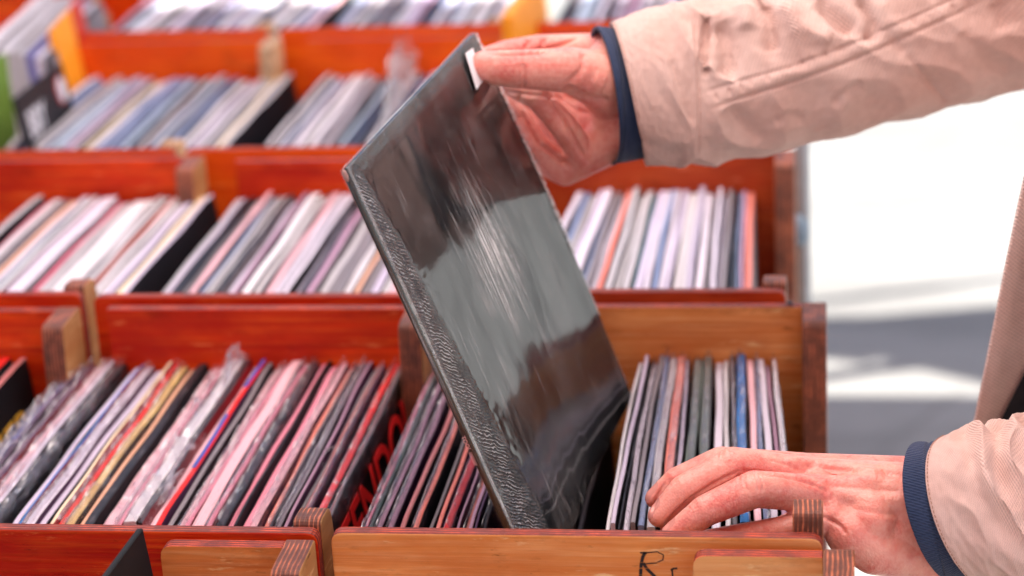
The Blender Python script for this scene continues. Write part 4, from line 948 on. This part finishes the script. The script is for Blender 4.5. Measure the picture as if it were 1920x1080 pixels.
def shade(label, polys, mat, dz=0.):  # unseen added cloths, cut to the pavement shadows they should cast
    P = [[onz(x, y, 0) + off + V((0, 0, dz)) for x, y in pl] for pl in polys]
    c = P[0][0]; r = empty('added_shade_cloth', (c.x, c.y, 0)); tag(r, label, 'shade cloth', 'unseen cloths added to shade the pavement'); inv = Matrix.Translation(-V(r.location))
    for pl in P:
        bm = bmesh.new(); A = [bm.verts.new(p) for p in pl]; Bv = [bm.verts.new(p + V((0, 0, .004))) for p in pl]; bm.faces.new(A); bm.faces.new(Bv[::-1])
        for i in range(len(A)): bm.faces.new((A[i], A[(i + 1) % len(A)], Bv[(i + 1) % len(A)], Bv[i]))
        bmesh.ops.triangulate(bm, faces=[f for f in bm.faces if len(f.verts) > 4])
        o = link('cloth', bm2me(bm, 'cloth'), (mat,), r); o.matrix_parent_inverse = inv
        q = pl[0]; o = link('pole', bm2me(tube([(q.x, q.y, .004), (q.x, q.y, q.z)], .015), 'pole', True), (METAL,), r); o.matrix_parent_inverse = inv
shade('unseen thin grey cloth added to shade the pavement right of the crates', [[(1300, 596), (1640, 592), (1880, 572), (1990, 760), (1850, 722), (1640, 672), (1300, 640)], [(1300, 735), (1700, 752), (2050, 745), (2080, 850), (1700, 868), (1300, 870)]], THIN)
shade('unseen dark grey canvas added to cast the deeper shadow beside the crates', [[(1300, 596), (1632, 600), (1662, 680), (1300, 640)], [(1300, 735), (1668, 750), (1712, 866), (1300, 870)]], OPQ, .03)
# ------------------------------------------------------------------ light
w = bpy.data.worlds.new("World"); sc.world = w; w.use_nodes = True; nt = w.node_tree
sky = nt.nodes.new('ShaderNodeTexSky'); sky.sky_type = 'NISHITA'; sky.sun_disc = False
s_dir = V((.60, .22, .77)).normalized()
sky.sun_elevation = math.asin(s_dir.z); sky.sun_rotation = math.atan2(s_dir.x, s_dir.y)
nt.links.new(sky.outputs[0], nt.nodes['Background'].inputs[0]); nt.nodes['Background'].inputs[1].default_value = .06
sl = bpy.data.lights.new('sun', 'SUN'); sl.energy = 4.9; sl.angle = math.radians(.53); sl.color = (1, .95, .88)
so = bpy.data.objects.new('sun', sl); col.objects.link(so); so.rotation_euler = (-s_dir).to_track_quat('-Z', 'Y').to_euler(); so.location = s_dir * 8
sc.view_settings.view_transform = 'Standard'; sc.view_settings.look = 'None'; sc.view_settings.exposure = 1.92; sc.view_settings.gamma = 1
# ------------------------------------------------------------------ record labels
CN = {'A': 'the red crate at the left edge', 'B': 'the front red crate', 'C': 'the front tan crate', 'D': 'the left second-row crate', 'E': 'the second-row middle crate', 'F': 'the second-row right crate',
      'G': 'the left third-row crate', 'H': 'the middle third-row crate', 'I': 'the left back-row crate', 'J': 'the middle back-row crate', 'K': 'the right back-row crate'}
ORD = ['', 'first', 'second', 'third', 'fourth', 'fifth', 'sixth', 'seventh', 'eighth', 'ninth', 'tenth']
for key, nm in CN.items():
    L = sorted([r for r in REC if r[2] == key], key=lambda r: r[3]); cnt = {}
    tot = {}
    for r in L: tot[r[1]] = tot.get(r[1], 0) + 1
    for i, r in enumerate(L):
        c = r[1]; cnt[c] = cnt.get(c, 0) + 1
        left = L[i - 1][1] if i else None; right = L[i + 1][1] if i + 1 < len(L) else None
        wd = 'thick' if r[4] > .0075 else ('thin' if r[4] < .0035 else '')
        nth = ORD[cnt[c]] if cnt[c] < len(ORD) else ordn(cnt[c])
        if tot[c] == 1: s = f'the only {c} edged record in {nm}'
        else: s = f'{nth} {c} record from the left in {nm}'
        if tot[c] > 1 and right: s = f'{nth} {c} record, by a {right} one, in {nm}'
        if r[0] is rB[-1]: s = 'record with red TENDON letters on its black cover in the front red crate'
        if r[0] is redb: s = 'record with a red and blue striped edge in the front red crate'
        if key == 'A' and i == len(L) - 1: s = 'black covered record with yellow letters, nearest the plywood post at the left edge'
        if len(s.replace('-', ' ').split()) > 14: s = s.replace(', by a ' + str(right) + ' one', '')
        tag(r[0], ' '.join(s.split()), 'record', 'records filed in ' + nm)
